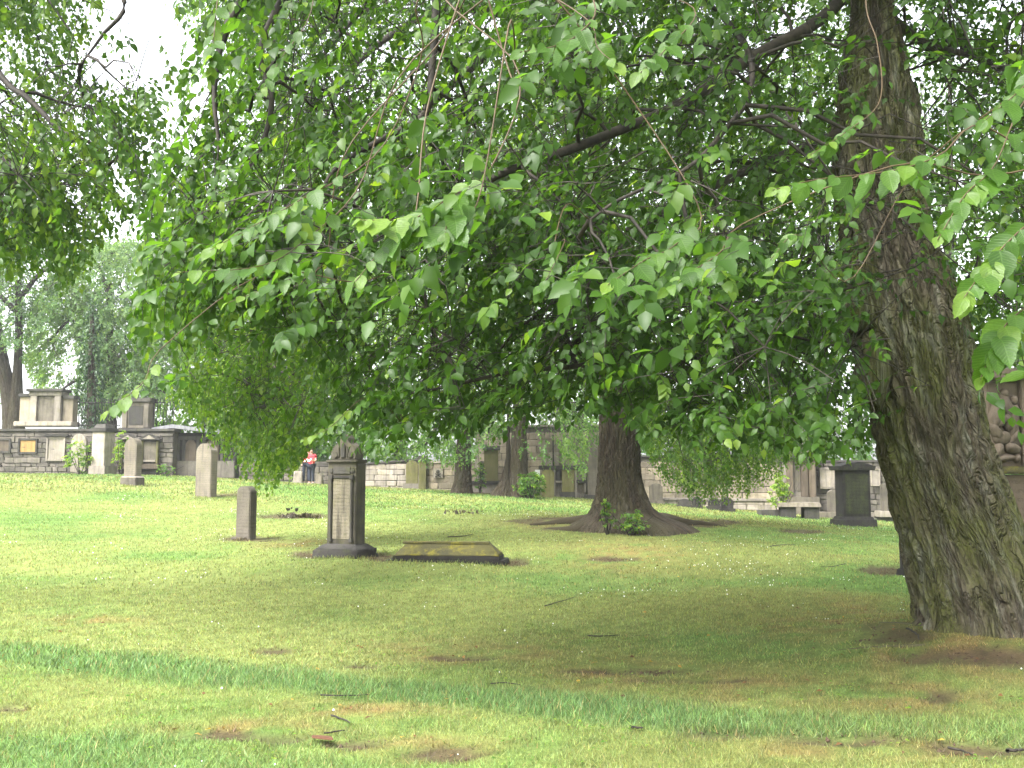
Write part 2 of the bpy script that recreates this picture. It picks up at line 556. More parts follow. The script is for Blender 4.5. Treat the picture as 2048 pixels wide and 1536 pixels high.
def lawn_colour(fields):
    px, py, soil, brown, strip, corner, n0, w1, w2, w3 = fields
    moss = np.array((0.188, 0.232, 0.074)); green = np.array((0.118, 0.202, 0.052))
    f = smooth(0.35, 0.62, n0 + w2 * 0.10)[..., None]
    c = green * (1 - f) + moss * f
    olive = np.array((0.155, 0.178, 0.054))
    o = (smooth(700, 1500, px) * 0.55 * smooth(0.4, 0.6, n0 + w1 * 0.15))[..., None]
    c = c * (1 - o) + olive * o
    e = np.array((0.108, 0.196, 0.062))
    s = np.maximum(strip * (0.92 - 0.55 * smooth(1250, 2000, px)), corner * 0.85)[..., None]
    c = c * (1 - s) + e * s
    bb = (brown * np.clip(0.32 + w2 * 1.0, 0, 0.8) * (1 - strip))[..., None]
    bb = np.maximum(bb, (0.8 * np.clip(1.25 - np.hypot((px - 1900) / 250, (py - 1305) / 34) + w2 * .8, 0, 1) * smooth(.35, .55, w3 + w2 * .3))[..., None])
    c = c * (1 - bb) + np.array((0.225, 0.140, 0.068)) * bb
    so = (np.clip(soil * 1.2 + w2 * 1.6 * (soil > .02), 0, 0.85) * (1 - strip))[..., None]
    c = c * (1 - so) + np.array((0.080, 0.058, 0.041)) * so
    c = c * (0.62 + 0.76 * w3)[..., None]
    return c


# ------------------------------------------------------------------ ground sheet
def _axis(parts):
    return np.unique(np.round(np.concatenate([np.arange(a, b, s) for a, b, s in parts]), 4))


xs = _axis([(-240, -60, 60), (-60, -24, 4), (-24, -9, 0.7), (-9, 9, 0.13), (9, 24, 0.7), (24, 60, 4), (60, 241, 60)])
ys = _axis([(-120, -30, 30), (-30, 2, 4), (2, 4, 0.5), (4, 14, 0.11), (14, 30, 0.28), (30, 52, 0.6), (52, 80, 4), (80, 261, 60)])
GX, GY = np.meshgrid(xs, ys)
fl = lawn_fields(GX.ravel(), GY.ravel())
gzv = gz(GX.ravel(), GY.ravel()) - 0.018 * fl[2] + (fbm(v3(GX.ravel() * 9, GY.ravel() * 9, 1.0), 2) - 0.5) * 0.02 * (GY.ravel() < 15)
nx, ny = len(xs), len(ys)
idx = np.arange(nx * ny).reshape(ny, nx)
q = np.stack([idx[:-1, :-1], idx[:-1, 1:], idx[1:, 1:], idx[1:, :-1]], -1).reshape(-1, 4)
tri = np.concatenate([q[:, [0, 1, 2]], q[:, [0, 2, 3]]])
me = raw_mesh('ground', np.c_[GX.ravel(), GY.ravel(), gzv], tri, M['lawn'], True, {'col': lawn_colour(fl)})
tag(link('ground', me), kind='structure')


# ------------------------------------------------------------------ grass blades (nobody could count them)
def blades(x, y, hgt, wid, lean, name, label):
    z = gz(x, y) - 0.01
    fl = lawn_fields(x, y)
    col = lawn_colour(fl)
    keep = rng.random(len(x)) > np.clip(fl[2] * 1.1 * (1 - fl[4]) + fl[3] * 0.45 * (1 - fl[4]), 0, 0.97)
    tall = 1 + np.maximum(fl[4] * (1 - 0.5 * smooth(1250, 2000, fl[0])), fl[5] * 0.7) * 0.8 * (rng.random(len(x)) < 0.75)
    hgt = np.broadcast_to(hgt, x.shape)[keep]; wid = np.broadcast_to(wid, x.shape)[keep]
    x, y, z, col, tall = x[keep], y[keep], z[keep], col[keep], tall[keep]
    n = len(x)
    col = col * (0.45 + 1.15 * rng.random(n) ** 1.2)[:, None] * np.c_[0.85 + 0.4 * rng.random(n), np.ones(n), 0.8 + 0.5 * rng.random(n)]
    straw = rng.random(n) < 0.05
    col[straw] = np.array((0.30, 0.24, 0.10)) * (0.6 + 0.6 * rng.random(straw.sum()))[:, None]
    h = hgt * tall * (0.5 + rng.random(n))
    a = rng.random(n) * 2 * np.pi
    w = wid * (0.6 + 0.8 * rng.random(n)) * (0.7 + 0.3 * tall)
    la = rng.random(n) * 2 * np.pi
    ln = lean * rng.random(n) * h
    base = np.c_[x, y, z]
    side = np.c_[np.cos(a), np.sin(a), np.zeros(n)] * w[:, None]
    tip = base + np.c_[np.cos(la) * ln, np.sin(la) * ln, h]
    V = np.stack([base - side, base + side, tip], 1).reshape(-1, 3)
    T = np.arange(3 * n).reshape(-1, 3)
    me = raw_mesh(name, V, T, M['grass'], False, {'col': np.repeat(col, 3, 0)})
    o = link(name, me)
    return tag(o, label, 'grass', kind='stuff')


def scatter(y0, y1, dens, spread=0.62, pad=0.6):
    area = (y1 - y0) * (y0 + y1) * spread
    n = int(area * dens)
    y = np.sqrt(y0 * y0 + rng.random(n) * (y1 * y1 - y0 * y0))
    x = (rng.random(n) * 2 - 1) * (y * spread + pad)
    return x, y


bx, by = scatter(4.6, 8.0, 7500)
x2, y2 = scatter(8.0, 13.0, 2600)
blades(np.r_[bx, x2], np.r_[by, y2], 0.030 + 0.0 * np.r_[bx, x2], 0.0028 + 0.0022 * (np.r_[by, y2] > 8), 1.3, 'grass', 'short mossy grass of the lawn with a lush green strip')
bx, by = scatter(13.0, 30.0, 400)
x2, y2 = scatter(29.0, 50.0, 130)
far_ = np.r_[np.zeros(len(bx)), np.ones(len(x2))]
blades(np.r_[bx, x2], np.r_[by, y2], 0.036 + .02 * far_, 0.009 + .012 * far_, 1.0, 'grass', 'short bright grass farther up the churchyard slope')

# ------------------------------------------------------------------ leaves
def leaf_template(rows, teeth=False, width=0.35):
    V, UV, T = [], [], []

    def prof(t):
        return width * (np.sin(np.pi * t ** 0.78) ** 0.85) * (1 - 0.12 * t)
    V.append((0, 0, 0)); UV.append((0.5, 0))
    ts = np.linspace(0, 1, rows + 2)[1:-1]
    if rows == 1:
        ts = [0.42]
    for i, t in enumerate(ts):
        w = prof(t)
        wt = w * (1 + (0.04 if teeth and i % 2 else -0.03 if teeth else 0))
        zc = -0.16 * t * t
        off = 0.035 if (teeth and i % 2) else 0
        V += [(-wt * 0.94, t + off, zc + 0.30 * w), (0, t, zc), (wt, t + off, zc + 0.26 * w)]
        UV += [(0.5 - wt, t), (0.5, t), (0.5 + wt, t)]
    V.append((0.015, 1.0, -0.20)); UV.append((0.5, 1))
    last = len(V) - 1
    T += [(0, 2, 1), (0, 3, 2)]
    for i in range(len(ts) - 1):
        a = 1 + 3 * i
        b_ = a + 3
        T += [(a, a + 1, b_ + 1), (a, b_ + 1, b_), (a + 1, a + 2, b_ + 2), (a + 1, b_ + 2, b_ + 1)]
    a = 1 + 3 * (len(ts) - 1)
    T += [(a, a + 1, last), (a + 1, a + 2, last)]
    return np.array(V, float), np.array(T, int), np.array(UV, float)


LT8 = leaf_template(2)
LT4 = leaf_template(1)
LT2 = (np.array([(0, 0, 0), (-0.33, 0.45, 0.07), (0, 1, -0.1), (0.33, 0.45, 0.07)], float), np.array([(0, 2, 1), (0, 3, 2)]), None)
LTHI = leaf_template(9, True)


def norm(a):
    return a / np.maximum(np.linalg.norm(a, axis=-1, keepdims=True), 1e-9)


def leaf_cloud(name, pos, dirs, nrm, size, tint, mat, template, parent=None, inv=None):
    V0, T0, _ = template
    d = norm(dirs)
    nn = norm(nrm - (nrm * d).sum(-1, keepdims=True) * d)
    s = np.cross(d, nn)
    size = np.asarray(size)[:, None, None]
    V = pos[:, None] + size * (V0[None, :, 0:1] * s[:, None] + V0[None, :, 1:2] * d[:, None] + V0[None, :, 2:3] * nn[:, None])
    n, kk = len(pos), len(V0)
    T = (T0[None] + (np.arange(n) * kk)[:, None, None]).reshape(-1, 3)
    V = V.reshape(-1, 3)
    if parent is not None:
        V = V - np.array(parent.matrix_basis.translation if parent.parent is None else parent.parent.location)
    me = raw_mesh(name, V, T, mat, False, {'tint': np.repeat(tint, kk)})
    o = link(name, me, parent)
    o['kind'] = 'stuff'
    return o


def tubes(name, Pts, R, sides, mat, parent=None, attrs=False):
    """Pts (N,K,3), R (N,K): N tapering tubes as one mesh"""
    Pts = np.asarray(Pts, float); R = np.asarray(R, float)
    N, K, _ = Pts.shape
    tan = np.empty_like(Pts)
    tan[:, 1:-1] = Pts[:, 2:] - Pts[:, :-2]
    tan[:, 0] = Pts[:, 1] - Pts[:, 0]
    tan[:, -1] = Pts[:, -1] - Pts[:, -2]
    tan = norm(tan)
    ref = np.where(np.abs(tan[:, :1, 2:3]) > 0.9, np.array((1.0, 0, 0)), np.array((0, 0, 1.0)))
    ref = np.broadcast_to(ref, tan.shape)
    a = norm(np.cross(tan, ref))
    b_ = np.cross(tan, a)
    th = np.arange(sides) * 2 * np.pi / sides
    V = Pts[:, :, None] + R[:, :, None, None] * (np.cos(th)[None, None, :, None] * a[:, :, None] + np.sin(th)[None, None, :, None] * b_[:, :, None])
    V = V.reshape(-1, 3)
    base = (np.arange(N) * K * sides)[:, None, None]
    r = (np.arange(K - 1) * sides)[None, :, None]
    i = np.arange(sides)[None, None, :]
    j = (i + 1) % sides
    A, B = base + r + i, base + r + j
    C, D = A + sides, B + sides
    T = np.concatenate([np.stack([A, B, D], -1).reshape(-1, 3), np.stack([A, D, C], -1).reshape(-1, 3)])
    if parent is not None:
        V = V - np.array(parent.location)
    me = raw_mesh(name, V, T, mat, True)
    o = link(name, me, parent)
    return o


def catmull(pts, n):
    p = np.asarray(pts, float)
    p = np.r_[[2 * p[0] - p[1]], p, [2 * p[-1] - p[-2]]]
    t = np.linspace(0, len(p) - 3 - 1e-6, n)
    i = t.astype(int)
    f = (t - i)[:, None]
    a, b_, c, d = p[i], p[i + 1], p[i + 2], p[i + 3]
    return 0.5 * (2 * b_ + (c - a) * f + (2 * a - 5 * b_ + 4 * c - d) * f ** 2 + (3 * b_ - a - 3 * c + d) * f ** 3)


def in_poly(x, y, poly):
    poly = np.asarray(poly, float)
    c = np.zeros(len(x), bool)
    j = len(poly) - 1
    for i in range(len(poly)):
        xi, yi = poly[i]; xj, yj = poly[j]
        c ^= ((yi > y) != (yj > y)) & (x < (xj - xi) * (y - yi) / (yj - yi + 1e-12) + xi)
        j = i
    return c


TRUNK1 = np.array([(-400, 1690, 1760), (20, 1705, 1795), (150, 1672, 1830), (280, 1690, 1850), (400, 1700, 1856), (500, 1715, 1885), (590, 1690, 1915), (650, 1694, 1934), (750, 1722, 1948), (850, 1744, 1965), (950, 1767, 1993), (1100, 1805, 2040)], float)
LIMB1 = np.array([(760, 640), (820, 520), (900, 420), (1000, 348), (1120, 305), (1250, 256), (1370, 205), (1500, 118), (1640, 40)], float)


def open_view(p):
    """the boughs of the leaning elm leave its trunk and its longest limb open towards the path"""
    px, py = proj(p)
    l = np.interp(py, TRUNK1[:, 0], TRUNK1[:, 1]); r = np.interp(py, TRUNK1[:, 0], TRUNK1[:, 2])
    hit = (px > l - 5) & (px < r - 10) & (p[:, 1] < 9.2) & (rng.random(len(p)) < 0.93)
    ly = np.interp(px, LIMB1[:, 0], LIMB1[:, 1])
    hit |= (np.abs(py - ly - 20) < 60) & (px > 900) & (px < 1600) & (p[:, 1] < 8.2) & (rng.random(len(p)) < 0.66)
    return p[~hit]


def poly_points(poly, n, d0, d1, clump=0.0, freq=0.7, seed=0.0, keep=None):
    """n points in the volume over a photo polygon between depths d0 and d1; clumped by 3D noise"""
    poly = np.asarray(poly, float)
    lo, hi = poly.min(0), poly.max(0)
    out = []
    tot = 0
    while tot < n:
        m = n * 3
        x = lo[0] + rng.random(m) * (hi[0] - lo[0]); y = lo[1] + rng.random(m) * (hi[1] - lo[1])
        ok = in_poly(x, y, poly)
        x, y = x[ok], y[ok]
        Y = d0 + rng.random(len(x)) * (d1 - d0)
        p = P(x, y, Y)
        if clump > 0:
            v = fbm(p * freq + seed, 3)
            p = p[rng.random(len(p)) < smooth(clump - 0.06, clump + 0.06, v)]
        g = gz(p[:, 0], p[:, 1])
        p = p[p[:, 2] > g + 0.25]
        if keep is not None:
            p = keep(p)
        out.append(p); tot += len(p)
    return np.concatenate(out)[:n]


def sprays(ends, hub, length, nleaf, size, tint, droop=0.6, jitter=0.35):
    """leafy twigs that end at `ends`, coming from above and from the side of `hub`"""
    N = len(ends)
    to = hub[:2] - ends[:, :2]
    to = to / np.maximum(np.linalg.norm(to, axis=1, keepdims=True), 1e-6)
    ang = (rng.random(N) - 0.5) * 2.2
    ca, sa = np.cos(ang), np.sin(ang)
    to = np.c_[to[:, 0] * ca - to[:, 1] * sa, to[:, 0] * sa + to[:, 1] * ca]
    L = length * (0.6 + 0.8 * rng.random(N))
    dr = np.clip(droop + (rng.random(N) - 0.5) * 0.5, 0.05, 0.98)
    st = ends + np.c_[to * (L * np.sqrt(1 - dr ** 2))[:, None], L * dr]
    ctl = 0.5 * (st + ends) + np.c_[-to * (0.22 * L)[:, None], 0.16 * L]
    t = np.linspace(0.10, 1.0, nleaf)[None, :, None]
    pos = (1 - t) ** 2 * st[:, None] + 2 * t * (1 - t) * ctl[:, None] + t ** 2 * ends[:, None]
    tan = norm(2 * (1 - t) * (ctl - st)[:, None] + 2 * t * (ends - ctl)[:, None])
    up = np.array((0, 0, 1.0))
    sd = norm(np.cross(tan, up + 0.25 * rng.normal(size=(N, 1, 3))))
    sgn = np.where(np.arange(nleaf) % 2 == 0, 1.0, -1.0)[None, :, None]
    d = 0.55 * tan + 0.75 * sd * sgn + np.array((0, 0, -0.40)) + jitter * rng.normal(size=tan.shape)
    d[:, -1] = tan[:, -1] + 0.2 * rng.normal(size=(N, 3))
    nr = np.cross(sd, tan)
    nr = nr * np.sign(nr[..., 2:3] + 1e-6) + 0.40 * rng.normal(size=tan.shape)
    sz = size * (0.50 + 0.75 * rng.random((N, nleaf))) * (0.8 + 0.3 * np.sin(np.pi * t[..., 0]))
    tt = np.clip(tint + 0.15 * rng.normal(size=(N, 1)) + 0.12 * rng.normal(size=(N, nleaf)) + 0.16 * (t[..., 0] - 0.6), 0, 1)
    tt = np.where(rng.random((N, nleaf)) < 0.015, 1.0, tt)
    keep = rng.random((N, nleaf)) > 0.08
    kk = np.array([0.0, 0.35, 0.7, 1.0])[None, :, None]
    tw = (1 - kk) ** 2 * st[:, None] + 2 * kk * (1 - kk) * ctl[:, None] + kk ** 2 * ends[:, None]
    return (pos[keep], d[keep], nr[keep], sz[keep], tt[keep]), tw, st


def connect(starts, nodes, cell, r0, lift=0.12):
    """side branches: limb node -> group of twig starts -> each start"""
    key = np.floor(starts / cell).astype(int)
    _, inv = np.unique(key, axis=0, return_inverse=True)
    inv = inv.ravel()
    m = inv.max() + 1
    cnt = np.bincount(inv, minlength=m)[:, None]
    cen = np.stack([np.bincount(inv, starts[:, i], m) for i in range(3)], 1) / cnt
    d = np.linalg.norm(cen[:, None] - nodes[None], axis=-1) + 0.6 * np.maximum(0, cen[:, None, 2] - nodes[None, :, 2])
    nd = nodes[np.argmin(d, 1)]
    ln = np.linalg.norm(cen - nd, axis=1)
    kk = np.linspace(0, 1, 6)[None, :, None]
    mid = 0.5 * (nd + cen) + np.c_[0.08 * ln[:, None] * rng.normal(size=(m, 2)), lift * ln]
    A = (1 - kk) ** 2 * nd[:, None] + 2 * kk * (1 - kk) * mid[:, None] + kk ** 2 * cen[:, None]
    A[:, 1:-1] += 0.03 * ln[:, None, None] * rng.normal(size=A[:, 1:-1].shape)
    RA = r0 * (1 - 0.62 * kk[..., 0]) * np.clip(0.5 + 0.09 * cnt, 0.6, 1.4)
    dd = np.linalg.norm(A[inv][:, 2:] - starts[:, None], axis=-1) * (0.7 + 0.6 * rng.random((len(starts), 4)))
    c2 = A[inv, 2 + np.argmin(dd, 1)]
    l2 = np.linalg.norm(starts - c2, axis=1)
    k4 = np.linspace(0, 1, 4)[None, :, None]
    mid2 = 0.5 * (c2 + starts) + np.c_[np.zeros((len(starts), 2)), 0.10 * l2]
    B = (1 - k4) ** 2 * c2[:, None] + 2 * k4 * (1 - k4) * mid2[:, None] + k4 ** 2 * starts[:, None]
    RB = np.broadcast_to(r0 * (0.40 - 0.18 * k4[..., 0]), B.shape[:2])
    return (A, RA), (B, RB)


def limb_nodes(limbs):
    return np.concatenate([catmull(l, 18)[3:] for l in limbs])


def pxlist(l):
    return [tuple(P(*a)) for a in l]


def trunk_mesh(name, rows, parent, mat, segs, rings, flare=0.3, ridge=0.03, seed=0.0, lobes=6, twist=0.25):
    """rows: (centre xyz, radius) bottom to top; bark ridges and fissures as real relief"""
    cen = np.array([r[0] for r in rows], float); rad = np.array([r[1] for r in rows], float)
    both = catmull(np.c_[cen, rad], rings)
    cen, rad = both[:, :3], np.maximum(both[:, 3], 0.02)
    th = np.linspace(0, 2 * np.pi, segs, endpoint=False)[None]
    h = np.r_[0, np.cumsum(np.linalg.norm(np.diff(cen, axis=0), axis=1))][:, None]
    a = th + twist * h
    big = fbm(np.stack(np.broadcast_arrays(np.cos(a) * 1.3 + seed, np.sin(a) * 1.3, h * 0.55), -1), 3) - 0.5
    r = rad[:, None] * (1 + 0.18 * big)
    low = np.exp(-h / 0.55)
    ph = seed * 3
    r = r * (1 + flare * low * (0.55 + 0.45 * np.cos(lobes * th + ph + 0.8 * np.sin(th * 2))))
    r = r * (1 + 0.05 * np.cos(lobes * th * 0.5 + ph + 0.6 * h) * np.exp(-h / 3.5))
    fq = rad[len(rad) // 3] * 7.0
    p1 = np.stack(np.broadcast_arrays(np.cos(a) * fq * 1.6 + seed, np.sin(a) * fq * 1.6, h * 1.5), -1)
    wob = vnoise(p1 * 0.7 + 11)
    f1 = np.abs(vnoise(p1 + wob[..., None] * 1.3) - 0.5) * 2
    f2 = np.abs(vnoise(p1 * 2.3 + 5.0) - 0.5) * 2
    fis = 1 - np.clip(np.minimum(f1 * 2.6, 0.25 + f2 * 2.2), 0, 1)
    r = r - ridge * fis + ridge * 0.5 * (vnoise(p1 * 4) - 0.5)
    V = cen[:, None] + np.stack([np.cos(th) * r, np.sin(th) * r, np.zeros_like(r)], -1)
    bark = np.stack(np.broadcast_arrays(th * rad[:, None].mean(), h, fis), -1)
    idx = np.arange(rings * segs).reshape(rings, segs)
    A, B = idx[:-1], np.roll(idx, -1, 1)[:-1]
    C, D = idx[1:], np.roll(idx, -1, 1)[1:]
    T = np.concatenate([np.stack([A, B, D], -1).reshape(-1, 3), np.stack([A, D, C], -1).reshape(-1, 3)])
    me = raw_mesh(name, V.reshape(-1, 3) - np.array(parent.location), T, mat, True)
    at = me.attributes.new('bark', 'FLOAT_VECTOR', 'POINT')
    at.data.foreach_set('vector', bark.reshape(-1, 3).astype(np.float32).ravel())
    return link(name, me, parent)


def trunk_rows(l, Y):
    out = []
    for (py, x0, x1) in l:
        c = P((x0 + x1) / 2, py, Y)
        out.append((tuple(c), (x1 - x0) / 2 * Y / F))
    return out


def add_foliage(tree, hub, layers, nodes, mat, template, cell, r0, twig_sides=3, twigs=True, twig_r=0.0032, name='foliage', twig_keep=1.0, split=None):
    """layers: dicts of poly/n/depth/len/leaves/size/tint -> one foliage part and one branches part"""
    C = [[], [], [], [], []]
    TW, ST = [], []
    for L in layers:
        e = L['ends'] if 'ends' in L else poly_points(L['poly'], L['n'], *L['d'], clump=L.get('clump', 0), freq=L.get('freq', 0.7), seed=L.get('seed', 0.0), keep=L.get('keep'))
        lv, tw, st = sprays(e, np.asarray(hub, float), L['len'], L['k'], L['size'], L['tint'], L.get('droop', 0.6))
        for a, b_ in zip(C, lv):
            a.append(b_)
        TW.append(tw); ST.append(st)
    C = [np.concatenate(a) for a in C]
    if split:
        far_ = C[0][:, 1] > split[0]
        leaf_cloud(name, *[a[far_] for a in C], mat, split[1], tree)
        C = [a[~far_] for a in C]
    fo = leaf_cloud(name, *C, mat, template, tree)
    TW = np.concatenate(TW); ST = np.concatenate(ST)
    pick = rng.random(len(TW)) < twig_keep
    TW, ST = TW[pick], ST[pick]
    if twigs:
        (A, RA), (B, RB) = connect(ST, nodes, cell, r0)
        o1 = tubes('side_branches', A, RA, 5, M['branch'], tree)
        o1['kind'] = 'stuff'
        pts = np.concatenate([TW, B]); rr = np.concatenate([np.broadcast_to(np.array([1.0, .8, .6, .35]) * twig_r, TW.shape[:2]), np.maximum(RB, twig_r)])
        o2 = tubes('twigs', pts, rr, twig_sides, M['branch'], tree)
        o2['kind'] = 'stuff'
    return fo


# =================================================================== the leaning elm
base = Vector(P(1965, 1290, 9.0)); base.z = float(gz(base.x, base.y))
T1 = empty('elm_tree', base, 0, 'huge leaning elm with ridged mossy bark and boughs drooping over the lawn', 'tree')
rows = trunk_rows([(1345, 1770, 2170), (1290, 1812, 2125), (1240, 1836, 2098), (1150, 1818, 2068), (1050, 1793, 2030), (950, 1767, 1993), (850, 1744, 1965),
                   (750, 1722, 1948), (650, 1694, 1934), (590, 1690, 1915), (500, 1690, 1880), (400, 1672, 1852), (280, 1662, 1845), (150, 1672, 1826),
                   (20, 1700, 1792), (-150, 1692, 1775), (-400, 1680, 1755), (-800, 1665, 1725), (-1300, 1650, 1695), (-1800, 1640, 1670)], 9.0)
trunk_mesh('trunk', rows, T1, M['bark'], 280, 300, 0.12, 0.075, 2.0, 7, 0.16)

# the burr on the left of the trunk and a healed limb stub on the right
def burr(c, r, parent, mat, name='burr'):
    bm = bmesh.new()
    bmesh.ops.create_icosphere(bm, subdivisions=4, radius=1.0)
    for v in bm.verts:
        n = float(fbm(np.array(v.co) * 2.4 + c[0], 4))
        v.co = v.co * (0.72 + 0.62 * n)
        v.co = Vector((v.co.x * r[0], v.co.y * r[1], v.co.z * r[2]))
    me = bpy.data.meshes.new(name); bm.to_mesh(me); bm.free()
    me.polygons.foreach_set('use_smooth', np.ones(len(me.polygons), bool))
    at = me.attributes.new('bark', 'FLOAT_VECTOR', 'POINT')
    co = np.zeros(len(me.vertices) * 3, np.float32); me.vertices.foreach_get('co', co)
    at.data.foreach_set('vector', co)
    return link(name, me, parent, mat, Vector(c) - parent.location)


burr(P(1712, 622, 8.85), (0.17, 0.22, 0.20), T1, M['bark'])
burr(P(1905, 690, 8.9), (0.16, 0.2, 0.30), T1, M['bark'])
burr(P(1745, 740, 8.75), (0.14, 0.2, 0.34), T1, M['bark'])

L = [
    [(1735, -60, 9.0), (1640, 40, 8.7), (1500, 118, 8.3), (1370, 205, 7.9), (1250, 256, 7.5), (1120, 305, 7.1), (1000, 348, 6.8), (900, 420, 6.6), (820, 520, 6.5)],
    [(1720, -200, 9.0), (1560, -120, 8), (1440, -10, 7.2), (1490, 95, 6.8), (1497, 190, 6.6), (1440, 270, 6.4), (1370, 340, 6.2), (1240, 400, 6.0), (1180, 440, 5.9)],
    [(1715, 250, 9.0), (1500, 340, 8.6), (1380, 400, 8.2), (1290, 450, 8.0), (1230, 510, 7.8), (1120, 600, 7.6)],
    [(1725, -300, 9.0), (1300, -330, 8), (900, -220, 7.4), (620, -110, 7.0), (480, 10, 6.8), (430, 150, 6.7), (435, 320, 6.7)],
    [(620, -110, 7.0), (528, 90, 7.0), (545, 190, 7.0), (525, 290, 7.0), (482, 360, 7.0), (450, 470, 7.0)],
    [(900, -220, 7.4), (872, 0, 7.3), (862, 120, 7.2), (850, 225, 7.1), (760, 280, 7), (680, 330, 7), (640, 395, 7), (600, 480, 7)],
    [(1712, 600, 9.0), (1560, 610, 8.4), (1400, 680, 7.9), (1200, 720, 7.5), (1000, 750, 7.2), (780, 790, 7.0)],
    [(1785, 40, 9.0), (1860, 95, 9.4), (1960, 120, 9.9), (2120, 220, 10.5), (2200, 420, 10.6)],
    [(1700, -600, 9.0), (1500, -560, 9.5), (1150, -380, 9.8), (850, -120, 9.9), (640, 120, 10)],
    [(1700, -700, 9.0), (1760, -560, 7.4), (1800, -420, 6.2), (1790, -250, 5.4), (1740, -120, 4.9)],
    [(1690, -700, 9.0), (1400, -600, 6.8), (1200, -420, 5.2), (1080, -220, 4.3), (960, -60, 3.9)],
    [(1240, -460, 5.5), (900, -360, 5.0), (640, -200, 4.6), (480, -60, 4.4)],
    [(1860, 620, 9.2), (1960, 560, 9.8), (2080, 540, 10.5), (2240, 620, 11.2)],
    [(1720, -650, 9.0), (1950, -520, 6.6), (2150, -270, 4.9), (2225, 40, 4.0), (2245, 350, 3.5), (2235, 660, 3.3)],
    [(1690, -500, 9.0), (1250, -120, 11), (850, 220, 12.8), (640, 470, 13.8), (540, 650, 14.0), (500, 820, 14.0)],
]
rad = [(.066, .016), (.034, .008), (.048, .012), (.08, .010), (.03, .010), (.04, .010), (.045, .008), (.05, .012), (.09, .02), (.06, .012), (.07, .012), (.03, .008), (.05, .012), (.05, .008), (.08, .012)]
limbs1 = [pxlist(l) for l in L]
for l, (ra, rb) in zip(limbs1, rad):
    pts = catmull(l, 34)
    ln = np.linalg.norm(pts[-1] - pts[0])
    pts[2:-1] += (fbm(pts[2:-1, None] * 1.6, 2) - 0.5) * 0.10 * np.array((1, 0.6, 1))
    tubes('limb', pts[None], np.linspace(ra, rb, 34)[None], 9, M['branch'], T1)
nodes1 = limb_nodes(limbs1)

curtain = [(430, -140), (2300, -140), (2300, 640), (2048, 740), (1960, 700), (1840, 560), (1770, 900), (1690, 940), (1590, 930), (1500, 915), (1380, 915), (1290, 880), (1190, 820), (1110, 880), (1000, 880),
           (900, 890), (760, 915), (650, 915), (600, 850), (540, 740), (470, 690), (420, 600), (380, 480), (420, 330), (400, 210), (440, 60)]
leftc = [(330, 0), (560, -60), (640, 300), (560, 620), (420, 700), (330, 745), (250, 700), (290, 560), (270, 460), (350, 300), (310, 220), (400, 100)]
centre = [(560, 250), (1000, 330), (1300, 480), (1700, 560), (1750, 890), (1600, 925), (1300, 885), (1150, 815), (980, 870), (760, 905), (640, 900), (590, 700)]
add_foliage(T1, (3.3, 9.2), [
    dict(poly=curtain, n=2200, d=(6.2, 10.4), keep=open_view, len=0.55, k=14, size=0.080, tint=0.30, clump=0.46, freq=0.85, droop=0.55),
    dict(poly=curtain, n=560, d=(5.0, 7.0), keep=open_view, len=0.5, k=13, size=0.078, tint=0.36, clump=0.50, freq=0.9, seed=3.0, droop=0.5),
    dict(poly=leftc, n=470, d=(5.8, 8.2), keep=open_view, len=0.6, k=15, size=0.080, tint=0.40, clump=0.49, freq=1.1, seed=5.0, droop=0.85),
    dict(poly=centre, n=1000, d=(5.8, 9.0), keep=open_view, len=0.55, k=14, size=0.078, tint=0.22, clump=0.45, freq=0.9, seed=8.0, droop=0.5),
    dict(poly=[(430, 640), (560, 540), (700, 600), (680, 780), (640, 880), (600, 945), (550, 1000), (500, 985), (450, 920), (395, 870), (340, 805)], n=640, d=(12.2, 15.5), len=0.8, k=14, size=0.088, tint=0.50, clump=0.40, freq=0.8, seed=15.0, droop=0.8),
    dict(poly=[(420, -140), (1800, -140), (1740, 200), (1640, 420), (1200, 560), (700, 480), (480, 300)], n=1250, d=(8.4, 13), len=0.6, k=13, size=0.092, tint=0.42, clump=0.42, freq=0.7, seed=12.0),
    dict(poly=[(1820, -60), (2300, -60), (2300, 760), (1990, 790), (1900, 600), (1850, 300)], n=620, d=(9.3, 14), len=0.6, k=13, size=0.09, tint=0.36, clump=0.46, seed=4.0),
], nodes1, M['leaf'], LT8, 1.0, 0.013, split=(7.2, LT4), twig_keep=0.6)
# the crown above the picture, which shades the lawn
n = 2600
cr = np.c_[rng.normal(4.0, 3.4, n), rng.normal(9.0, 3.8, n), 6.2 + 7.5 * rng.random(n)]
cpx, cpy = proj(cr)
cr = cr[(cpy < -90) & (cr[:, 1] > 1.0)]
add_foliage(T1, (3.3, 9.2), [dict(ends=cr, len=0.9, k=12, size=0.24, tint=0.4)], nodes1, M['leaf'], LT4, 2.2, 0.03, twigs=False, name='upper_foliage')

# -- the sprays of large leaves that hang nearest: every leaf an object
V0, T0, UV0 = LTHI
leaf_meshes = []
for v in range(4):
    V = V0.copy()
    V[:, 2] += (0.05 * np.sin(V[:, 1] * 5 + v) + 0.10 * (v - 1.5) * V[:, 0] * V[:, 1])
    V[:, 0] *= 0.92 + 0.08 * v
    leaf_meshes.append(raw_mesh('elm_leaf', V, T0, M['leaf_near'], True, None, UV0))

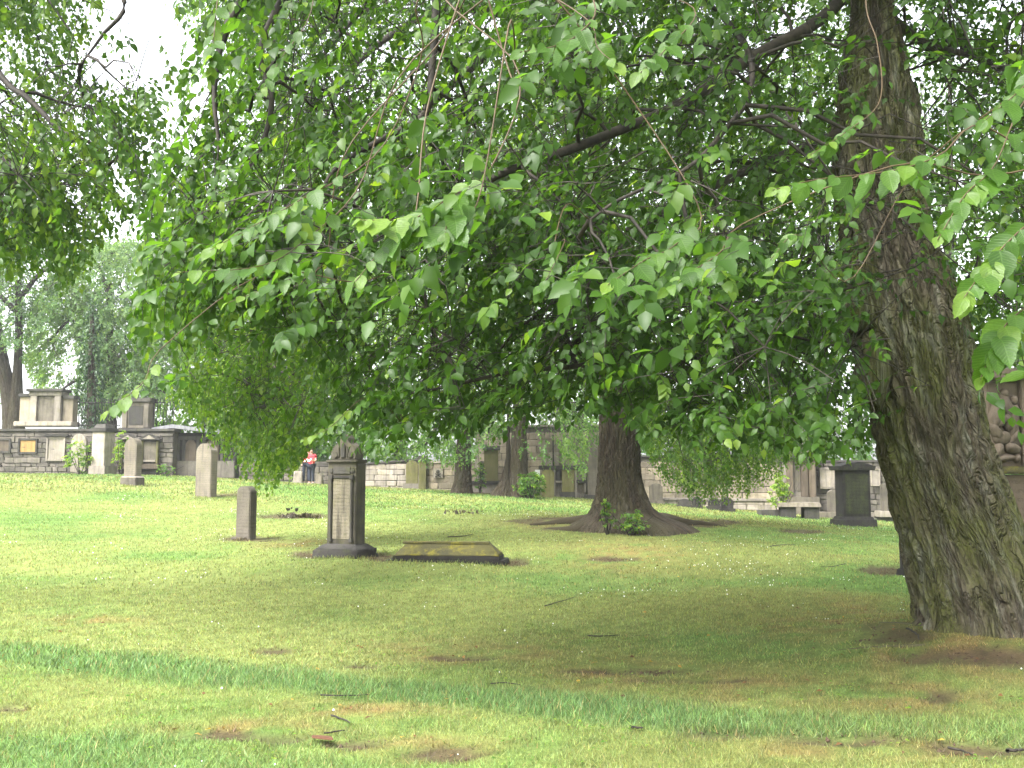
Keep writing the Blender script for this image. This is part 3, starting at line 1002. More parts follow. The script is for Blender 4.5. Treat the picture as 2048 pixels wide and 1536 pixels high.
SPRAYS = [  # twig in photo px + depth, leaves, leaf length m, tint
    ([(720, 370, 3.9), (610, 480, 3.6), (520, 532, 3.4), (350, 545, 3.2)], 13, .108, .52),
    ([(760, 300, 3.9), (600, 400, 3.6), (520, 445, 3.45), (420, 500, 3.3)], 15, .115, .55),
    ([(985, 330, 3.3), (900, 395, 3.0), (800, 460, 2.85), (705, 570, 2.8)], 18, .122, .46),
    ([(830, 430, 2.95), (780, 440, 2.85), (720, 440, 2.8)], 7, .115, .85),
    ([(960, 390, 3.0), (900, 440, 2.9), (890, 470, 2.85)], 7, .118, .44),
    ([(1400, 420, 3.6), (1350, 490, 3.4), (1290, 520, 3.25), (1215, 570, 3.1)], 15, .118, .44),
    ([(1500, 440, 3.6), (1440, 505, 3.3), (1380, 545, 3.2), (1330, 580, 3.15)], 13, .118, .42),
    ([(1190, 10, 3.2), (1160, 65, 3.0), (1110, 92, 2.95), (1040, 104, 2.9)], 10, .105, .50),
    ([(1175, 40, 3.2), (1195, 95, 3.0), (1235, 130, 2.95)], 6, .10, .48),
    ([(1960, 250, 3.3), (1880, 310, 3.1), (1780, 342, 3.0), (1640, 358, 2.95), (1545, 380, 2.9)], 16, .112, .50),
    ([(2060, 190, 3.1), (1990, 330, 3.0), (1930, 390, 2.9), (1875, 480, 2.8)], 15, .118, .42),
    ([(2110, 400, 2.9), (2030, 470, 2.75), (1975, 530, 2.7), (1925, 600, 2.65)], 12, .122, .46),
    ([(2100, 580, 2.9), (2020, 640, 2.8), (1985, 700, 2.75), (1960, 760, 2.75)], 12, .118, .50),
    ([(2110, 110, 3.1), (2040, 180, 2.95), (1965, 245, 2.9)], 9, .115, .44),
    ([(440, -20, 4.3), (430, 50, 4.2), (425, 110, 4.1), (420, 165, 4.1)], 12, .105, .62),
    ([(330, 690, 5.2), (290, 760, 5.0), (245, 800, 4.9), (205, 832, 4.9)], 10, .105, .78),
    ([(1390, 20, 3.7), (1330, 100, 3.5), (1275, 150, 3.4)], 10, .112, .38),
    ([(1760, 200, 4.3), (1690, 265, 4.1), (1620, 310, 4.0)], 11, .105, .38),
    ([(650, 520, 4.2), (560, 565, 4.0), (450, 608, 3.9)], 11, .105, .52),
    ([(1130, 480, 4.6), (1100, 545, 4.4), (1075, 590, 4.4)], 9, .105, .42),
    ([(720, 800, 6.3), (660, 855, 6.1), (605, 880, 6.0)], 9, .105, .70),
    ([(1700, 560, 4.6), (1600, 470, 4.3), (1540, 520, 4.2)], 10, .105, .38),
    ([(620, 30, 4.5), (560, 120, 4.4), (520, 190, 4.3)], 10, .10, .52),
    ([(2080, 820, 3.4), (2040, 700, 3.2), (2005, 660, 3.1)], 8, .115, .44),
]
near_ends = []
near_nodes = []
for si, (tw, nl, ls, tint) in enumerate(SPRAYS):
    for q_ in (np.array(pxlist(tw))[1:] if si in (0, 1, 2, 4, 5, 6, 18, 19) else []):
        near_ends.append(q_ + rng.normal(size=(2, 3)) * (.16, .22, .10) + (0, .28, -.02))
    nl = int(nl * 1.25)
    pts = np.array(pxlist(tw))
    nd = nodes1[np.argmin(np.linalg.norm(nodes1 - (pts[0] + np.array((0.1, 0.4, 0.3))), axis=1) * (0.92 + 0.16 * rng.random(len(nodes1))))]
    lead = np.array([nd, 0.7 * nd + 0.3 * pts[0] + 0.12 * rng.normal(size=3), 0.35 * nd + 0.65 * pts[0] + np.array((0, 0, 0.10)) + 0.07 * rng.normal(size=3), pts[0]])
    full = catmull(np.r_[lead[:-1], pts], 30)
    near_nodes.append(full)
    for f_ in (11, 15, 19):
        near_ends.append(full[f_][None] + rng.normal(size=(1, 3)) * .06 + (0, .1, -.12))
    br = tubes('leafy_branch', full[None], np.linspace(0.0042, 0.0012, 30)[None], 6, M['twig'], T1)
    fine = catmull(pts, 200)
    for i in range(nl):
        t = (i + 0.55) / nl
        q = fine[int(min(199, 30 + 169 * t))]
        tan = norm(fine[min(199, int(30 + 169 * t) + 1)] - fine[int(min(199, 30 + 169 * t)) - 1])
        sd = norm(np.cross(tan, (0, 0, 1.0)))
        sg = 1 if i % 2 else -1
        d = 0.55 * tan + 0.62 * sg * sd + np.array((0, -0.12, -0.62)) + 0.20 * rng.normal(size=3)
        if i == nl - 1:
            d = tan + np.array((0, 0, -0.3))
        d = norm(d)
        nr = np.array((-0.12, -0.80, 0.60)) + 0.26 * rng.normal(size=3)
        nr = norm(nr - nr.dot(d) * d)
        s = np.cross(d, nr)
        size = 0.9 * ls * (0.50 + 0.58 * rng.random()) * (0.72 + 0.36 * math.sin(math.pi * min(1, t + 0.12)))
        o = bpy.data.objects.new('leaf', leaf_meshes[rng.integers(4)])
        COL.objects.link(o)
        o.parent = br
        mtx = Matrix(((s[0], d[0], nr[0]), (s[1], d[1], nr[1]), (s[2], d[2], nr[2]))).to_4x4()
        o.matrix_basis = Matrix.Translation(Vector(q) - T1.location) @ mtx @ Matrix.Scale(size, 4)
        o['tint'] = float(np.clip(tint - 0.20 + 0.15 * rng.normal() + (0.25 if i >= nl - 2 else 0), 0, 0.9))

add_foliage(T1, (2.5, 7.0), [dict(ends=np.concatenate(near_ends), len=0.30, k=9, size=0.080, tint=0.32, droop=0.45)], np.concatenate(near_nodes), M['leaf'], LT8, 0.35, 0.004, twig_r=0.0014, name='near_foliage')

# surface roots of the leaning elm
for r in ([(1835, 1250), (1740, 1243), (1640, 1236), (1545, 1222)], [(1850, 1290), (1700, 1298), (1560, 1312), (1430, 1330)],
          [(1300, 1270), (1240, 1272), (1180, 1276)]):
    g = [ground_at(a, b_) for a, b_ in r]
    pts = catmull([(v.x, v.y, v.z) for v in g], 26)
    pts[:, 2] = gz(pts[:, 0], pts[:, 1]) - 0.006 + 0.012 * (vnoise(pts * 5) - 0.5)
    pts[:, 2] -= 0.012
    tubes('root', pts[None], np.linspace(0.030, 0.008, 26)[None], 7, M['bark'], T1)


# =================================================================== the second elm, mid lawn
g2 = ground_at(1240, 1050)
D2 = g2.y
T2 = empty('elm_tree', g2, 0, 'broad-trunked elm with flared roots and leafy shoots at its foot', 'tree')
rows = trunk_rows([(1075, 1120, 1400), (1050, 1146, 1372), (1030, 1174, 1322), (1005, 1188, 1300), (970, 1195, 1288), (930, 1198, 1282), (880, 1198, 1281), (830, 1199, 1274), (760, 1199, 1258),
                   (660, 1198, 1246), (500, 1188, 1230), (320, 1178, 1214), (100, 1172, 1204), (-200, 1174, 1198), (-500, 1178, 1192)], D2)
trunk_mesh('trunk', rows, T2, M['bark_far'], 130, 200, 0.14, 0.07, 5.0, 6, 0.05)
for r in ([(1300, 1035), (1350, 1044), (1400, 1048), (1455, 1054)], [(1180, 1045), (1130, 1046), (1060, 1050)], [(1190, 1052), (1150, 1060), (1090, 1056)]):
    g = [ground_at(a, b_) for a, b_ in r]
    pts = catmull([(v.x, v.y, v.z) for v in g], 20)
    pts[:, 2] = gz(pts[:, 0], pts[:, 1]) + np.linspace(0.02, -0.02, 20) + 0.05 * (vnoise(pts * 2.5) - .5)
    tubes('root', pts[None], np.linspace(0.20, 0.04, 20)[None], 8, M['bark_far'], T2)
k_ = D2
L = [
    [(1215, 560, k_), (1080, 480, k_ - 1.5), (900, 440, k_ - 3), (760, 470, k_ - 4), (640, 560, k_ - 4.6), (560, 660, k_ - 5), (510, 780, k_ - 5)],
    [(1200, 420, k_), (1100, 330, k_ - 1), (950, 300, k_ - 2), (800, 330, k_ - 3), (650, 460, k_ - 3.5), (600, 620, k_ - 4)],
    [(1215, 520, k_), (1320, 420, k_), (1450, 420, k_ + 1), (1580, 520, k_ + 2), (1640, 680, k_ + 2.5), (1660, 820, k_ + 2.5)],
    [(1210, 620, k_), (1300, 560, k_ + 2), (1400, 620, k_ + 4), (1450, 740, k_ + 5), (1430, 880, k_ + 5)],
    [(1210, 600, k_), (1120, 560, k_ - 2), (1000, 600, k_ - 3.5), (880, 680, k_ - 4.5), (800, 780, k_ - 5)],
    [(1215, 250, k_), (1300, 120, k_ - 2), (1420, 80, k_ - 4), (1560, 200, k_ - 5), (1640, 380, k_ - 5.4)],
    [(1185, 200, k_), (1080, 60, k_ - 2), (900, 20, k_ - 3), (720, 120, k_ - 4), (620, 300, k_ - 4.5)],
    [(1185, 230, k_), (1150, 245, k_ - 1), (1100, 240, k_ - 2.2), (1040, 300, k_ - 3)],
    [(1210, 600, k_), (1240, 560, k_ - 3), (1300, 600, k_ - 6), (1330, 700, k_ - 7)],
]
limbs2 = [pxlist(l) for l in L]
for l in limbs2:
    pts = catmull(l, 26)
    tubes('limb', pts[None], np.linspace(0.16, 0.03, 26)[None], 7, M['branch'], T2)
nodes2 = limb_nodes(limbs2)
add_foliage(T2, (P(1230, 500, D2)[0], D2), [
    dict(poly=[(440, 760), (500, 640), (600, 560), (700, 600), (690, 760), (640, 880), (600, 930), (560, 975), (510, 975), (470, 930), (420, 880), (380, 840), (330, 800)], n=1150, d=(D2 - 6, D2 - 3.4), len=0.9, k=13, size=0.102, tint=0.74, clump=0.40, freq=0.7, droop=0.75),
    dict(poly=[(560, -80), (1200, -80), (1200, 800), (1000, 860), (860, 870), (760, 890), (690, 870), (640, 700)], n=2500, d=(D2 - 6, D2 + 3), len=0.9, k=12, size=0.10, tint=0.58, clump=0.45, freq=0.5, seed=2.0),
    dict(poly=[(1190, -80), (1800, -80), (1760, 600), (1720, 900), (1640, 930), (1500, 960), (1440, 990), (1380, 1000), (1330, 960), (1290, 900), (1220, 780)], n=3000, d=(D2 - 5, D2 + 7), len=0.9, k=12, size=0.10, tint=0.54, clump=0.44, freq=0.5, seed=6.0, droop=0.7),
    dict(poly=[(1290, 820), (1660, 820), (1650, 930), (1560, 950), (1480, 1004), (1400, 1014), (1340, 985), (1295, 930)], n=1500, d=(D2 + 3, D2 + 9), len=0.9, k=12, size=0.10, tint=0.6, clump=0.42, freq=0.6, seed=1.0, droop=0.85),
    dict(poly=[(300, -60), (700, -60), (680, 520), (560, 560), (470, 420), (420, 200)], n=700, d=(D2 - 5, D2), len=0.9, k=12, size=0.10, tint=0.62, clump=0.47, freq=0.5, seed=9.0),
], nodes2, M['leaf'], LT4, 2.2, 0.022, twig_r=0.005, twig_keep=0.3, split=(D2 - 1, LT2))
n = 1500
cr = np.c_[rng.normal(g2.x, 5.0, n), rng.normal(D2, 4.5, n), 7 + 9 * rng.random(n)]
cpx, cpy = proj(cr)
cr = cr[(cpy < -60)]
add_foliage(T2, (g2.x, D2), [dict(ends=cr, len=1.2, k=11, size=0.3, tint=0.45)], nodes2, M['leaf'], LT2, 3, 0.04, twigs=False, name='upper_foliage')


# =================================================================== the tree at the left edge (trunk outside the picture)
T5 = empty('elm_tree', (-9.6, 9.5, float(gz(-9.6, 9.5))), 0, 'elm whose leafy boughs hang in front of the white sky gap', 'tree')
z0 = T5.location.z
trunk_mesh('trunk', [((-9.6, 9.5, z0 - 0.3), .55), ((-9.6, 9.5, z0 + 0.5), .45), ((-9.5, 9.5, z0 + 3), .38), ((-9.2, 9.6, z0 + 7), .28), ((-9, 9.6, z0 + 12), .1)], T5, M['bark_far'], 60, 60, 0.2, 0.03, 1.0)
limbs5 = [[(-9.4, 9.5, 5.0)] + pxlist([(-100, -40, 9.4), (60, -30, 9.2), (140, 60, 9)]),
          [(-9.3, 9.5, 7.2)] + pxlist([(-60, -220, 9), (150, -120, 8.8), (248, 0, 8.6), (205, 70, 8.6), (162, 128, 8.6)]),
          [(-9.4, 9.5, 4.6)] + pxlist([(-120, 140, 9.5), (30, 180, 9.2), (120, 260, 9), (195, 300, 9), (200, 420, 9)]),
          [(-9.4, 9.5, 4.2)] + pxlist([(-160, 260, 9.5), (-20, 300, 9.3), (70, 380, 9), (110, 480, 8.9)])]
for l in limbs5:
    tubes('limb', catmull(l, 24)[None], np.linspace(0.045, 0.008, 24)[None], 7, M['branch'], T5)
nodes5 = limb_nodes(limbs5)
add_foliage(T5, (-9.6, 9.5), [
    dict(poly=[(-110, -100), (225, -60), (170, 130), (185, 250), (225, 330), (215, 470), (180, 560), (130, 600), (90, 560), (40, 570), (-40, 590), (-110, 560)], n=1150, d=(8.2, 12), len=0.6, k=13, size=0.086, tint=0.60, clump=0.40, freq=0.8, droop=0.8),
    dict(poly=[(-100, 380), (60, 330), (150, 420), (170, 520), (60, 540), (-100, 560)], n=110, d=(8, 10.5), len=0.6, k=13, size=0.088, tint=0.36, clump=0.42, freq=0.8, droop=0.8),
    dict(poly=[(185, 215), (250, 250), (345, 200), (330, 330), (290, 470), (200, 490)], n=120, d=(8.0, 10), len=0.55, k=11, size=0.082, tint=0.50, clump=0.42, freq=1.2, seed=2.0, droop=.85),
    dict(poly=[(200, 80), (260, 90), (262, 140), (235, 145), (215, 120)], n=6, d=(8.5, 8.8), len=0.4, k=6, size=0.085, tint=0.45),
    dict(poly=[(215, 260), (300, 330), (270, 470), (215, 500)], n=40, d=(7.6, 9), len=0.5, k=10, size=0.085, tint=0.45, droop=.8),
], nodes5, M['leaf'], LT8, 1.2, 0.014, split=(9.0, LT4), twig_keep=0.6)


# =================================================================== trees in the distance
def far_tree(px, py, Y, rows, label, layers, limbs, mat, template=LT2, bark='bark_far', group=None, cell=3.0, r0=0.024, shade=None, name='elm_tree'):
    b_ = Vector(P(px, py, Y)); b_.z = float(gz(b_.x, b_.y))
    t = empty(name, b_, 0, label, 'tree', group)
    for rw in rows:
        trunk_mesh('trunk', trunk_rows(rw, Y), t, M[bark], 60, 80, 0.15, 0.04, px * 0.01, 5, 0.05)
    ll = [pxlist([(a, c, Y + d) for a, c, d in l]) for l in limbs]
    for l in ll:
        tubes('limb', catmull(l, 18)[None], np.linspace(0.14, 0.04, 18)[None], 6, M['branch'], t)
    add_foliage(t, (b_.x, Y), layers, limb_nodes(ll), mat, template, cell, r0, twig_r=0.006, twig_keep=0.18)
    return t


far_tree(925, 980, 41, [[(1000, 890, 950), (978, 903, 945), (950, 908, 943), (900, 912, 942), (850, 913, 940), (700, 914, 936), (500, 916, 930)]], 'elm with one pale mossy trunk in front of the skull-carved wall',
         [dict(poly=[(700, 420), (1000, 420), (1010, 880), (960, 930), (900, 945), (850, 935), (800, 925), (730, 925), (690, 820)], n=2300, d=(37.5, 44), len=1.1, k=12, size=0.135, tint=0.50, clump=0.43, freq=0.4)],
         [[(925, 700, 0), (860, 640, -1), (780, 700, -2), (740, 800, -2.5)], [(925, 640, 0), (980, 600, 1), (1010, 700, 2)], [(925, 560, 0), (860, 480, 0), (780, 480, 0)], [(925, 840, 0), (880, 850, -1), (850, 890, -1.5)]], M['leaf_far'])
far_tree(1030, 990, 40, [[(1005, 968, 1030), (985, 984, 1024), (960, 1000, 1022), (920, 1010, 1022), (860, 1013, 1020), (700, 1015, 1018)],
                         [(1005, 1008, 1070), (985, 1014, 1062), (940, 1018, 1056), (880, 1022, 1054), (800, 1026, 1052), (600, 1030, 1046), (300, 1034, 1044), (100, 1036, 1042)]],
         'elm with two joined trunks beside a round leafy shrub',
         [dict(poly=[(960, 300), (1230, 300), (1230, 930), (1150, 930), (1090, 945), (1000, 905), (960, 880)], n=2100, d=(37, 43), len=1.1, k=12, size=0.135, tint=0.52, clump=0.43, freq=0.4, seed=4),
          dict(poly=[(1120, 860), (1180, 860), (1175, 960), (1140, 965), (1120, 920)], n=90, d=(37, 39), len=0.8, k=12, size=0.12, tint=0.7, droop=0.85)],
         [[(1038, 700, 0), (1110, 640, -1), (1170, 720, -1.5), (1165, 850, -2)], [(1035, 620, 0), (980, 560, 1), (960, 700, 1)], [(1036, 400, 0), (1110, 330, 0), (1180, 400, 0)]], M['leaf_far'])

# trees beyond the left-hand wall, leaf colour lightened to imitate flare
far_tree(30, 860, 48, [[(900, 5, 60), (860, 10, 50), (800, 18, 46), (740, 26, 44), (660, 30, 45), (560, 30, 42)], [(860, 6, 40), (780, 2, 30), (700, -18, 12), (640, -30, 0)]], 'forked tree behind the tall wall monument, its leaves paled like lens flare',
         [dict(poly=[(-140, 420), (120, 470), (150, 560), (110, 640), (60, 690), (-10, 720), (-140, 700)], n=1300, d=(45.5, 51), len=1.0, k=12, size=0.16, tint=0.36, clump=0.44, freq=0.35),
          dict(poly=[(-140, 690), (-6, 720), (10, 800), (-20, 830), (-140, 830)], n=220, d=(49, 51), len=1.2, k=12, size=0.15, tint=0.30)],
         [[(36, 600, 0), (90, 540, 0), (130, 560, -1)], [(30, 620, 0), (-40, 560, 0), (-90, 600, 0)]], M['leaf_flare_pale'])
far_tree(215, 880, 50, [[(900, 205, 235), (820, 208, 232), (700, 212, 228), (560, 214, 224)]], 'bushy tree behind the iron railings, its leaves paled like lens flare',
         [dict(poly=[(60, 620), (110, 540), (180, 500), (280, 490), (370, 520), (420, 620), (400, 760), (330, 830), (250, 840), (150, 840), (70, 790), (40, 720)], n=4600, d=(46.5, 54), len=0.9, k=12, size=0.165, tint=0.50, clump=0.40, freq=0.45)],
         [[(220, 700, 0), (150, 640, -1), (100, 680, -2)], [(220, 650, 0), (300, 600, 0), (370, 650, -1)], [(220, 600, 0), (200, 540, 0), (180, 520, 0)], [(220, 780, 0), (160, 760, -2), (110, 790, -3)], [(220, 780, 0), (300, 770, -2), (350, 800, -3)]], M['leaf_flare_pale'])
iv = far_tree(182, 860, 44.5, [[(880, 172, 194), (800, 174, 192), (700, 177, 190), (620, 180, 187)]], 'dark ivy-clad trunk rising behind the railings',
              [dict(poly=[(158, 870), (150, 800), (158, 700), (172, 620), (182, 590), (196, 630), (208, 720), (214, 800), (212, 870)], n=420, d=(43.9, 45.1), len=0.35, k=11, size=0.12, tint=0.4, droop=0.8)],
              [[(183, 850, 0), (183, 750, 0), (184, 620, 0)]], M['ivy'], name='ivy_clad_tree')

# the wood beyond the churchyard walls: one tree after another
bgt = [(420, 58, 150, 380, 900, .50, 'slender'), (600, 57, 170, 260, 900, .55, 'rounded'), (800, 60, 210, 160, 910, .60, 'yellow-green'), (1130, 60, 200, 60, 890, .55, 'tall dense'),
       (1400, 58, 200, 80, 960, .5, 'wide spreading'), (1640, 60, 190, 60, 930, .48, 'dark'), (1900, 62, 200, 60, 900, .5, 'high-crowned'), (2130, 60, 180, 80, 900, .5, 'drooping')]
for (px, Y, w, top, bot, tint, adj) in bgt:
    poly = [(px - w, (top + bot) / 2), (px - 0.75 * w, top + 90), (px - .2 * w, top - 10), (px + .4 * w, top + 20), (px + 0.9 * w, top + 140), (px + w, bot - 60), (px + .95 * w, 1000), (px - .95 * w, 1000)]
    far_tree(px, 960, Y, [[(980, px - 16, px + 16), (850, px - 12, px + 12), (600, px - 9, px + 9), (top + 60, px - 4, px + 4)]], adj + ' tree of the wood behind the churchyard walls',
             [dict(poly=poly, n=1500, d=(Y - 5, Y + 5), len=1.5, k=12, size=0.33, tint=tint, clump=0.42, freq=0.3, seed=px * 0.1)],
             [[(px, 800, 0), (px - .5 * w, 700, 0), (px - .7 * w, 760, -1)], [(px, 700, 0), (px + .5 * w, 600, 0), (px + .7 * w, 700, -1)], [(px, 560, 0), (px - .3 * w, top + 110, 0)]],
             M['leaf_far'], group='trees of the wood behind the walls', cell=5)


# =================================================================== shrubs
def shrub(px, py, Y, w, h, n, size, tint, label, mat, lean=0.0, name='shrub', k=9):
    p0 = P(px, py, Y)
    b_ = Vector((p0[0], Y, float(gz(p0[0], Y))))
    s = Y / F
    t = empty(name, b_, 0, label, 'shrub')
    W, Hh = w * s / 2, h * s
    u = rng.normal(size=(n, 3)); u = norm(u) * (rng.random((n, 1)) ** 0.4)
    e = np.c_[u[:, 0] * W + lean * (u[:, 2] + 1) * W, u[:, 1] * W * 0.8, Hh * 0.52 + u[:, 2] * Hh * 0.5] + np.array(b_)
    e = e[fbm(e * 2.2 / max(W, .3), 3) > 0.40]
    stems = np.array([[np.array(b_) + np.array((0, 0, -0.05)), np.array(b_) + np.array((q[0] * .3 * W, q[1] * .3 * W, Hh * .35)), np.array(b_) + np.array((q[0] * .7 * W, q[1] * .6 * W, Hh * .8))] for q in rng.normal(size=(7, 2))])
    lv, tw, st = sprays(e, np.array(b_[:2]), 0.34 * max(W, 0.3), k, size, tint, 0.25)
    d = lv[1]; d[:, 2] += 0.5
    leaf_cloud('foliage', lv[0], d, lv[2], lv[3], lv[4], mat, LT4, t)
    o = tubes('stems', np.stack([catmull(x, 8) for x in stems]), np.broadcast_to(np.linspace(0.02, 0.006, 8), (7, 8)), 5, M['branch'], t)
    o['kind'] = 'stuff'
    return t


shrub(160, 942, 39.6, 75, 70, 130, .11, .66, 'pale bush against the rubble wall in front of the white arched stone', M['leaf_shrub'])
shrub(240, 948, 39.4, 40, 92, 90, .11, .75, 'tall light green bush beside the capped stone pier', M['leaf_shrub'], name='shrub')
shrub(330, 950, 39.3, 45, 26, 30, .09, .4, 'low ivy tuft at the foot of the rubble wall end', M['leaf_shrub'])
shrub(1062, 990, 39.2, 72, 52, 170, .12, .45, 'round dark green shrub at the foot of the double-trunked elm', M['leaf_shrub'])
shrub(1562, 1030, 37.6, 62, 85, 190, .11, .80, 'yellow-green bush beside the low table tomb', M['leaf_shrub'])
shrub(1262, 1048, D2 - 1.7, 74, 50, 60, .085, .50, 'leafy elm suckers sprouting at the foot of the mid-lawn trunk', M['leaf_shrub'], name='elm_suckers')
shrub(1215, 1046, D2 - 1.6, 34, 78, 30, .085, .50, 'thin upright suckers against the bark of the mid-lawn trunk', M['leaf_shrub'], name='elm_suckers')
shrub(960, 975, 43, 36, 60, 60, .11, .5, 'ivy bush climbing beside the moulded wall tomb', M['leaf_shrub'])
shrub(590, 968, 45.8, 30, 40, 40, .11, .7, 'small light bush near the two people', M['leaf_shrub'])


# =================================================================== stonework helpers
def bm_obj(name, bm, mat, parent=None, smooth_=False, loc=None):
    bmesh.ops.recalc_face_normals(bm, faces=bm.faces)
    me = bpy.data.meshes.new(name)
    bm.to_mesh(me); bm.free()
    if smooth_:
        me.polygons.foreach_set('use_smooth', np.ones(len(me.polygons), bool))
    return link(name, me, parent, mat, loc)


def prism(name, outline, y0, y1, mat, parent, bev=0.012, rough=0.0):
    """extrude an (x,z) outline from y0 (front) to y1"""
    bm = bmesh.new()
    a = [bm.verts.new((x, y0, z)) for x, z in outline]
    b_ = [bm.verts.new((x, y1, z)) for x, z in outline]
    n = len(outline)
    bm.faces.new(a); bm.faces.new(b_[::-1])
    for i in range(n):
        bm.faces.new((a[i], b_[i], b_[(i + 1) % n], a[(i + 1) % n]))
    if bev > 0:
        bmesh.ops.bevel(bm, geom=bm.edges[:], offset=bev, segments=2, affect='EDGES', clamp_overlap=True)
    if rough > 0:
        for v in bm.verts:
            v.co += Vector(rng.normal(size=3)) * rough
    return bm_obj(name, bm, mat, parent)


def hip(name, x0, x1, y0, y1, z0, z1, ix, iy, mat, parent, bev=0.012, rough=0.0):
    """block whose top is inset by ix, iy on each side"""
    bm = bmesh.new()
    lo = [bm.verts.new(c) for c in ((x0, y0, z0), (x1, y0, z0), (x1, y1, z0), (x0, y1, z0))]
    hi = [bm.verts.new(c) for c in ((x0 + ix, y0 + iy, z1), (x1 - ix, y0 + iy, z1), (x1 - ix, y1 - iy, z1), (x0 + ix, y1 - iy, z1))]
    bm.faces.new(lo[::-1]); bm.faces.new(hi)
    for i in range(4):
        bm.faces.new((lo[i], lo[(i + 1) % 4], hi[(i + 1) % 4], hi[i]))
    if rough > 0:
        bmesh.ops.subdivide_edges(bm, edges=bm.edges[:], cuts=5, use_grid_fill=True)
        for v in bm.verts:
            v.co += Vector((rng.normal(), rng.normal(), rng.normal())) * rough
    elif bev > 0:
        bmesh.ops.bevel(bm, geom=bm.edges[:], offset=bev, segments=2, affect='EDGES', clamp_overlap=True)
    return bm_obj(name, bm, mat, parent, rough > 0)


def arc(cx, cz, r, a0, a1, n, rz=None):
    rz = r if rz is None else rz
    return [(cx + r * math.cos(math.radians(a0 + (a1 - a0) * i / n)), cz + rz * math.sin(math.radians(a0 + (a1 - a0) * i / n))) for i in range(n + 1)]


class Mon:
    """a monument: photo-pixel sizes at one depth turned to metres; local front is -y"""
    def __init__(s, name, label, cat, px, py, Y=None, yaw=0.0, group=None):
        g = ground_at(px, py) if Y is None else Vector(P(px, py, Y))
        s.k = g.y / F
        s.px, s.py = px, py
        s.o = empty(name, g, math.radians(yaw), label, cat, group)

    def X(s, px): return (px - s.px) * s.k
    def Z(s, py): return (s.py - py) * s.k

    def box(s, part, x0, x1, t, b, d0, d1, mat, bev=0.015, parent=None, rough=0.0):
        X0, X1, Z1, Z0 = s.X(x0), s.X(x1), s.Z(t), s.Z(b)
        return prism(part, [(X0, Z0), (X1, Z0), (X1, Z1), (X0, Z1)], d0, d1, M[mat], parent or s.o, min(bev, (d1 - d0) * .3), rough)

    def slab(s, part, pts, d0, d1, mat, bev=0.015, parent=None):
        return prism(part, [(s.X(a), s.Z(b_)) for a, b_ in pts], d0, d1, M[mat], parent or s.o, bev)

    def hip(s, part, x0, x1, t, b, d0, d1, ix, iy, mat, rough=0.0, bev=0.015):
        return hip(part, s.X(x0), s.X(x1), d0, d1, s.Z(b), s.Z(t), ix, iy, M[mat], s.o, bev, rough)


# =================================================================== headstones on the lawn
# tall carved headstone on a rough plinth
m = Mon('headstone', 'tall blackened headstone with carved crest and rough plinth beside the mossy ledger', 'headstone', 690, 1112, None, -24)
D = m.k * F
cx = 0.0
w = 30 * m.k * 1.12
H0 = m.Z(1093); HS = m.Z(928)
hip('plinth', -0.46, 0.46, -0.34, 0.36, -0.10, 0.13, 0.03, 0.03, M['dark'], m.o, rough=0.010)
hip('plinth_top', -0.43, 0.43, -0.31, 0.33, 0.125, 0.215, 0.12, 0.10, M['dark_trim'], m.o, 0.02)
prism('slab', [(-w, 0.20), (w, 0.20), (w, HS), (-w, HS)], -0.13, 0.17, M['main_stone'], m.o, 0.012)
pw = w * 0.60
prism('inscription_panel', [(-pw, 0.30), (pw, 0.30), (pw, HS - 0.28), (-pw, HS - 0.28)], -0.138, -0.120, M['main_panel'], m.o, 0.004)
prism('name_panel', [(-pw, HS - 0.20), (pw, HS - 0.20), (pw, HS - 0.08), (-pw, HS - 0.08)], -0.146, -0.12, M['dark_trim'], m.o, 0.006)
for s_ in (-1, 1):
    xa = s_ * (pw + 0.035)
    prism('colonnette', arc(xa, 0, 0, 0, 1, 1)[:0] + [(xa - 0.022, 0.32), (xa + 0.022, 0.32), (xa + 0.022, HS - 0.30), (xa - 0.022, HS - 0.30)], -0.168, -0.12, M['dark_trim'], m.o, 0.012)
    prism('capital', [(xa - 0.035, HS - 0.30), (xa + 0.035, HS - 0.30), (xa + 0.045, HS - 0.22), (xa - 0.045, HS - 0.22)], -0.178, -0.12, M['dark_trim'], m.o, 0.008)
    prism('colonnette_base', [(xa - 0.04, 0.25), (xa + 0.04, 0.25), (xa + 0.03, 0.32), (xa - 0.03, 0.32)], -0.178, -0.12, M['dark_trim'], m.o, 0.008)
    prism('corner_rosette', arc(s_ * (w - 0.075), HS - 0.14, 0.045, 0, 360, 11)[:-1], -0.150, -0.12, M['dark_trim'], m.o, 0.008)
prism('panel_moulding', [(-pw - .02, HS - 0.275), (pw + .02, HS - 0.275), (pw + .02, HS - 0.235), (-pw - .02, HS - 0.235)], -0.160, -0.12, M['dark_trim'], m.o, 0.008)
prism('cornice', [(-w - 0.03, HS - 0.002), (w + 0.03, HS - 0.002), (w + 0.03, HS + 0.05), (-w - 0.03, HS + 0.05)], -0.17, 0.19, M['main_stone'], m.o, 0.015)
zc = HS + 0.045
crest = [(-w * .86, zc), (w * .86, zc), (w * .86, zc + .10)] + arc(w * .40, zc + .14, w * .46, 0, 75, 5, .13)[1:] + [(w * .30, zc + .30)] + arc(0, zc + .30, w * .30, 0, 180, 8, .15)[1:] + arc(-w * .40, zc + .14, w * .46, 105, 180, 5, .13) + [(-w * .86, zc + .10)]
cr_ = prism('crest', crest, -0.10, 0.15, M['main_stone'], m.o, 0.015)
prism('carved_niche', [(-.045, zc + .04), (.045, zc + .04), (.045, zc + .24)] + arc(0, zc + .24, .045, 0, 180, 6)[1:], -0.125, -0.09, M['dark_trim'], m.o, 0.008)
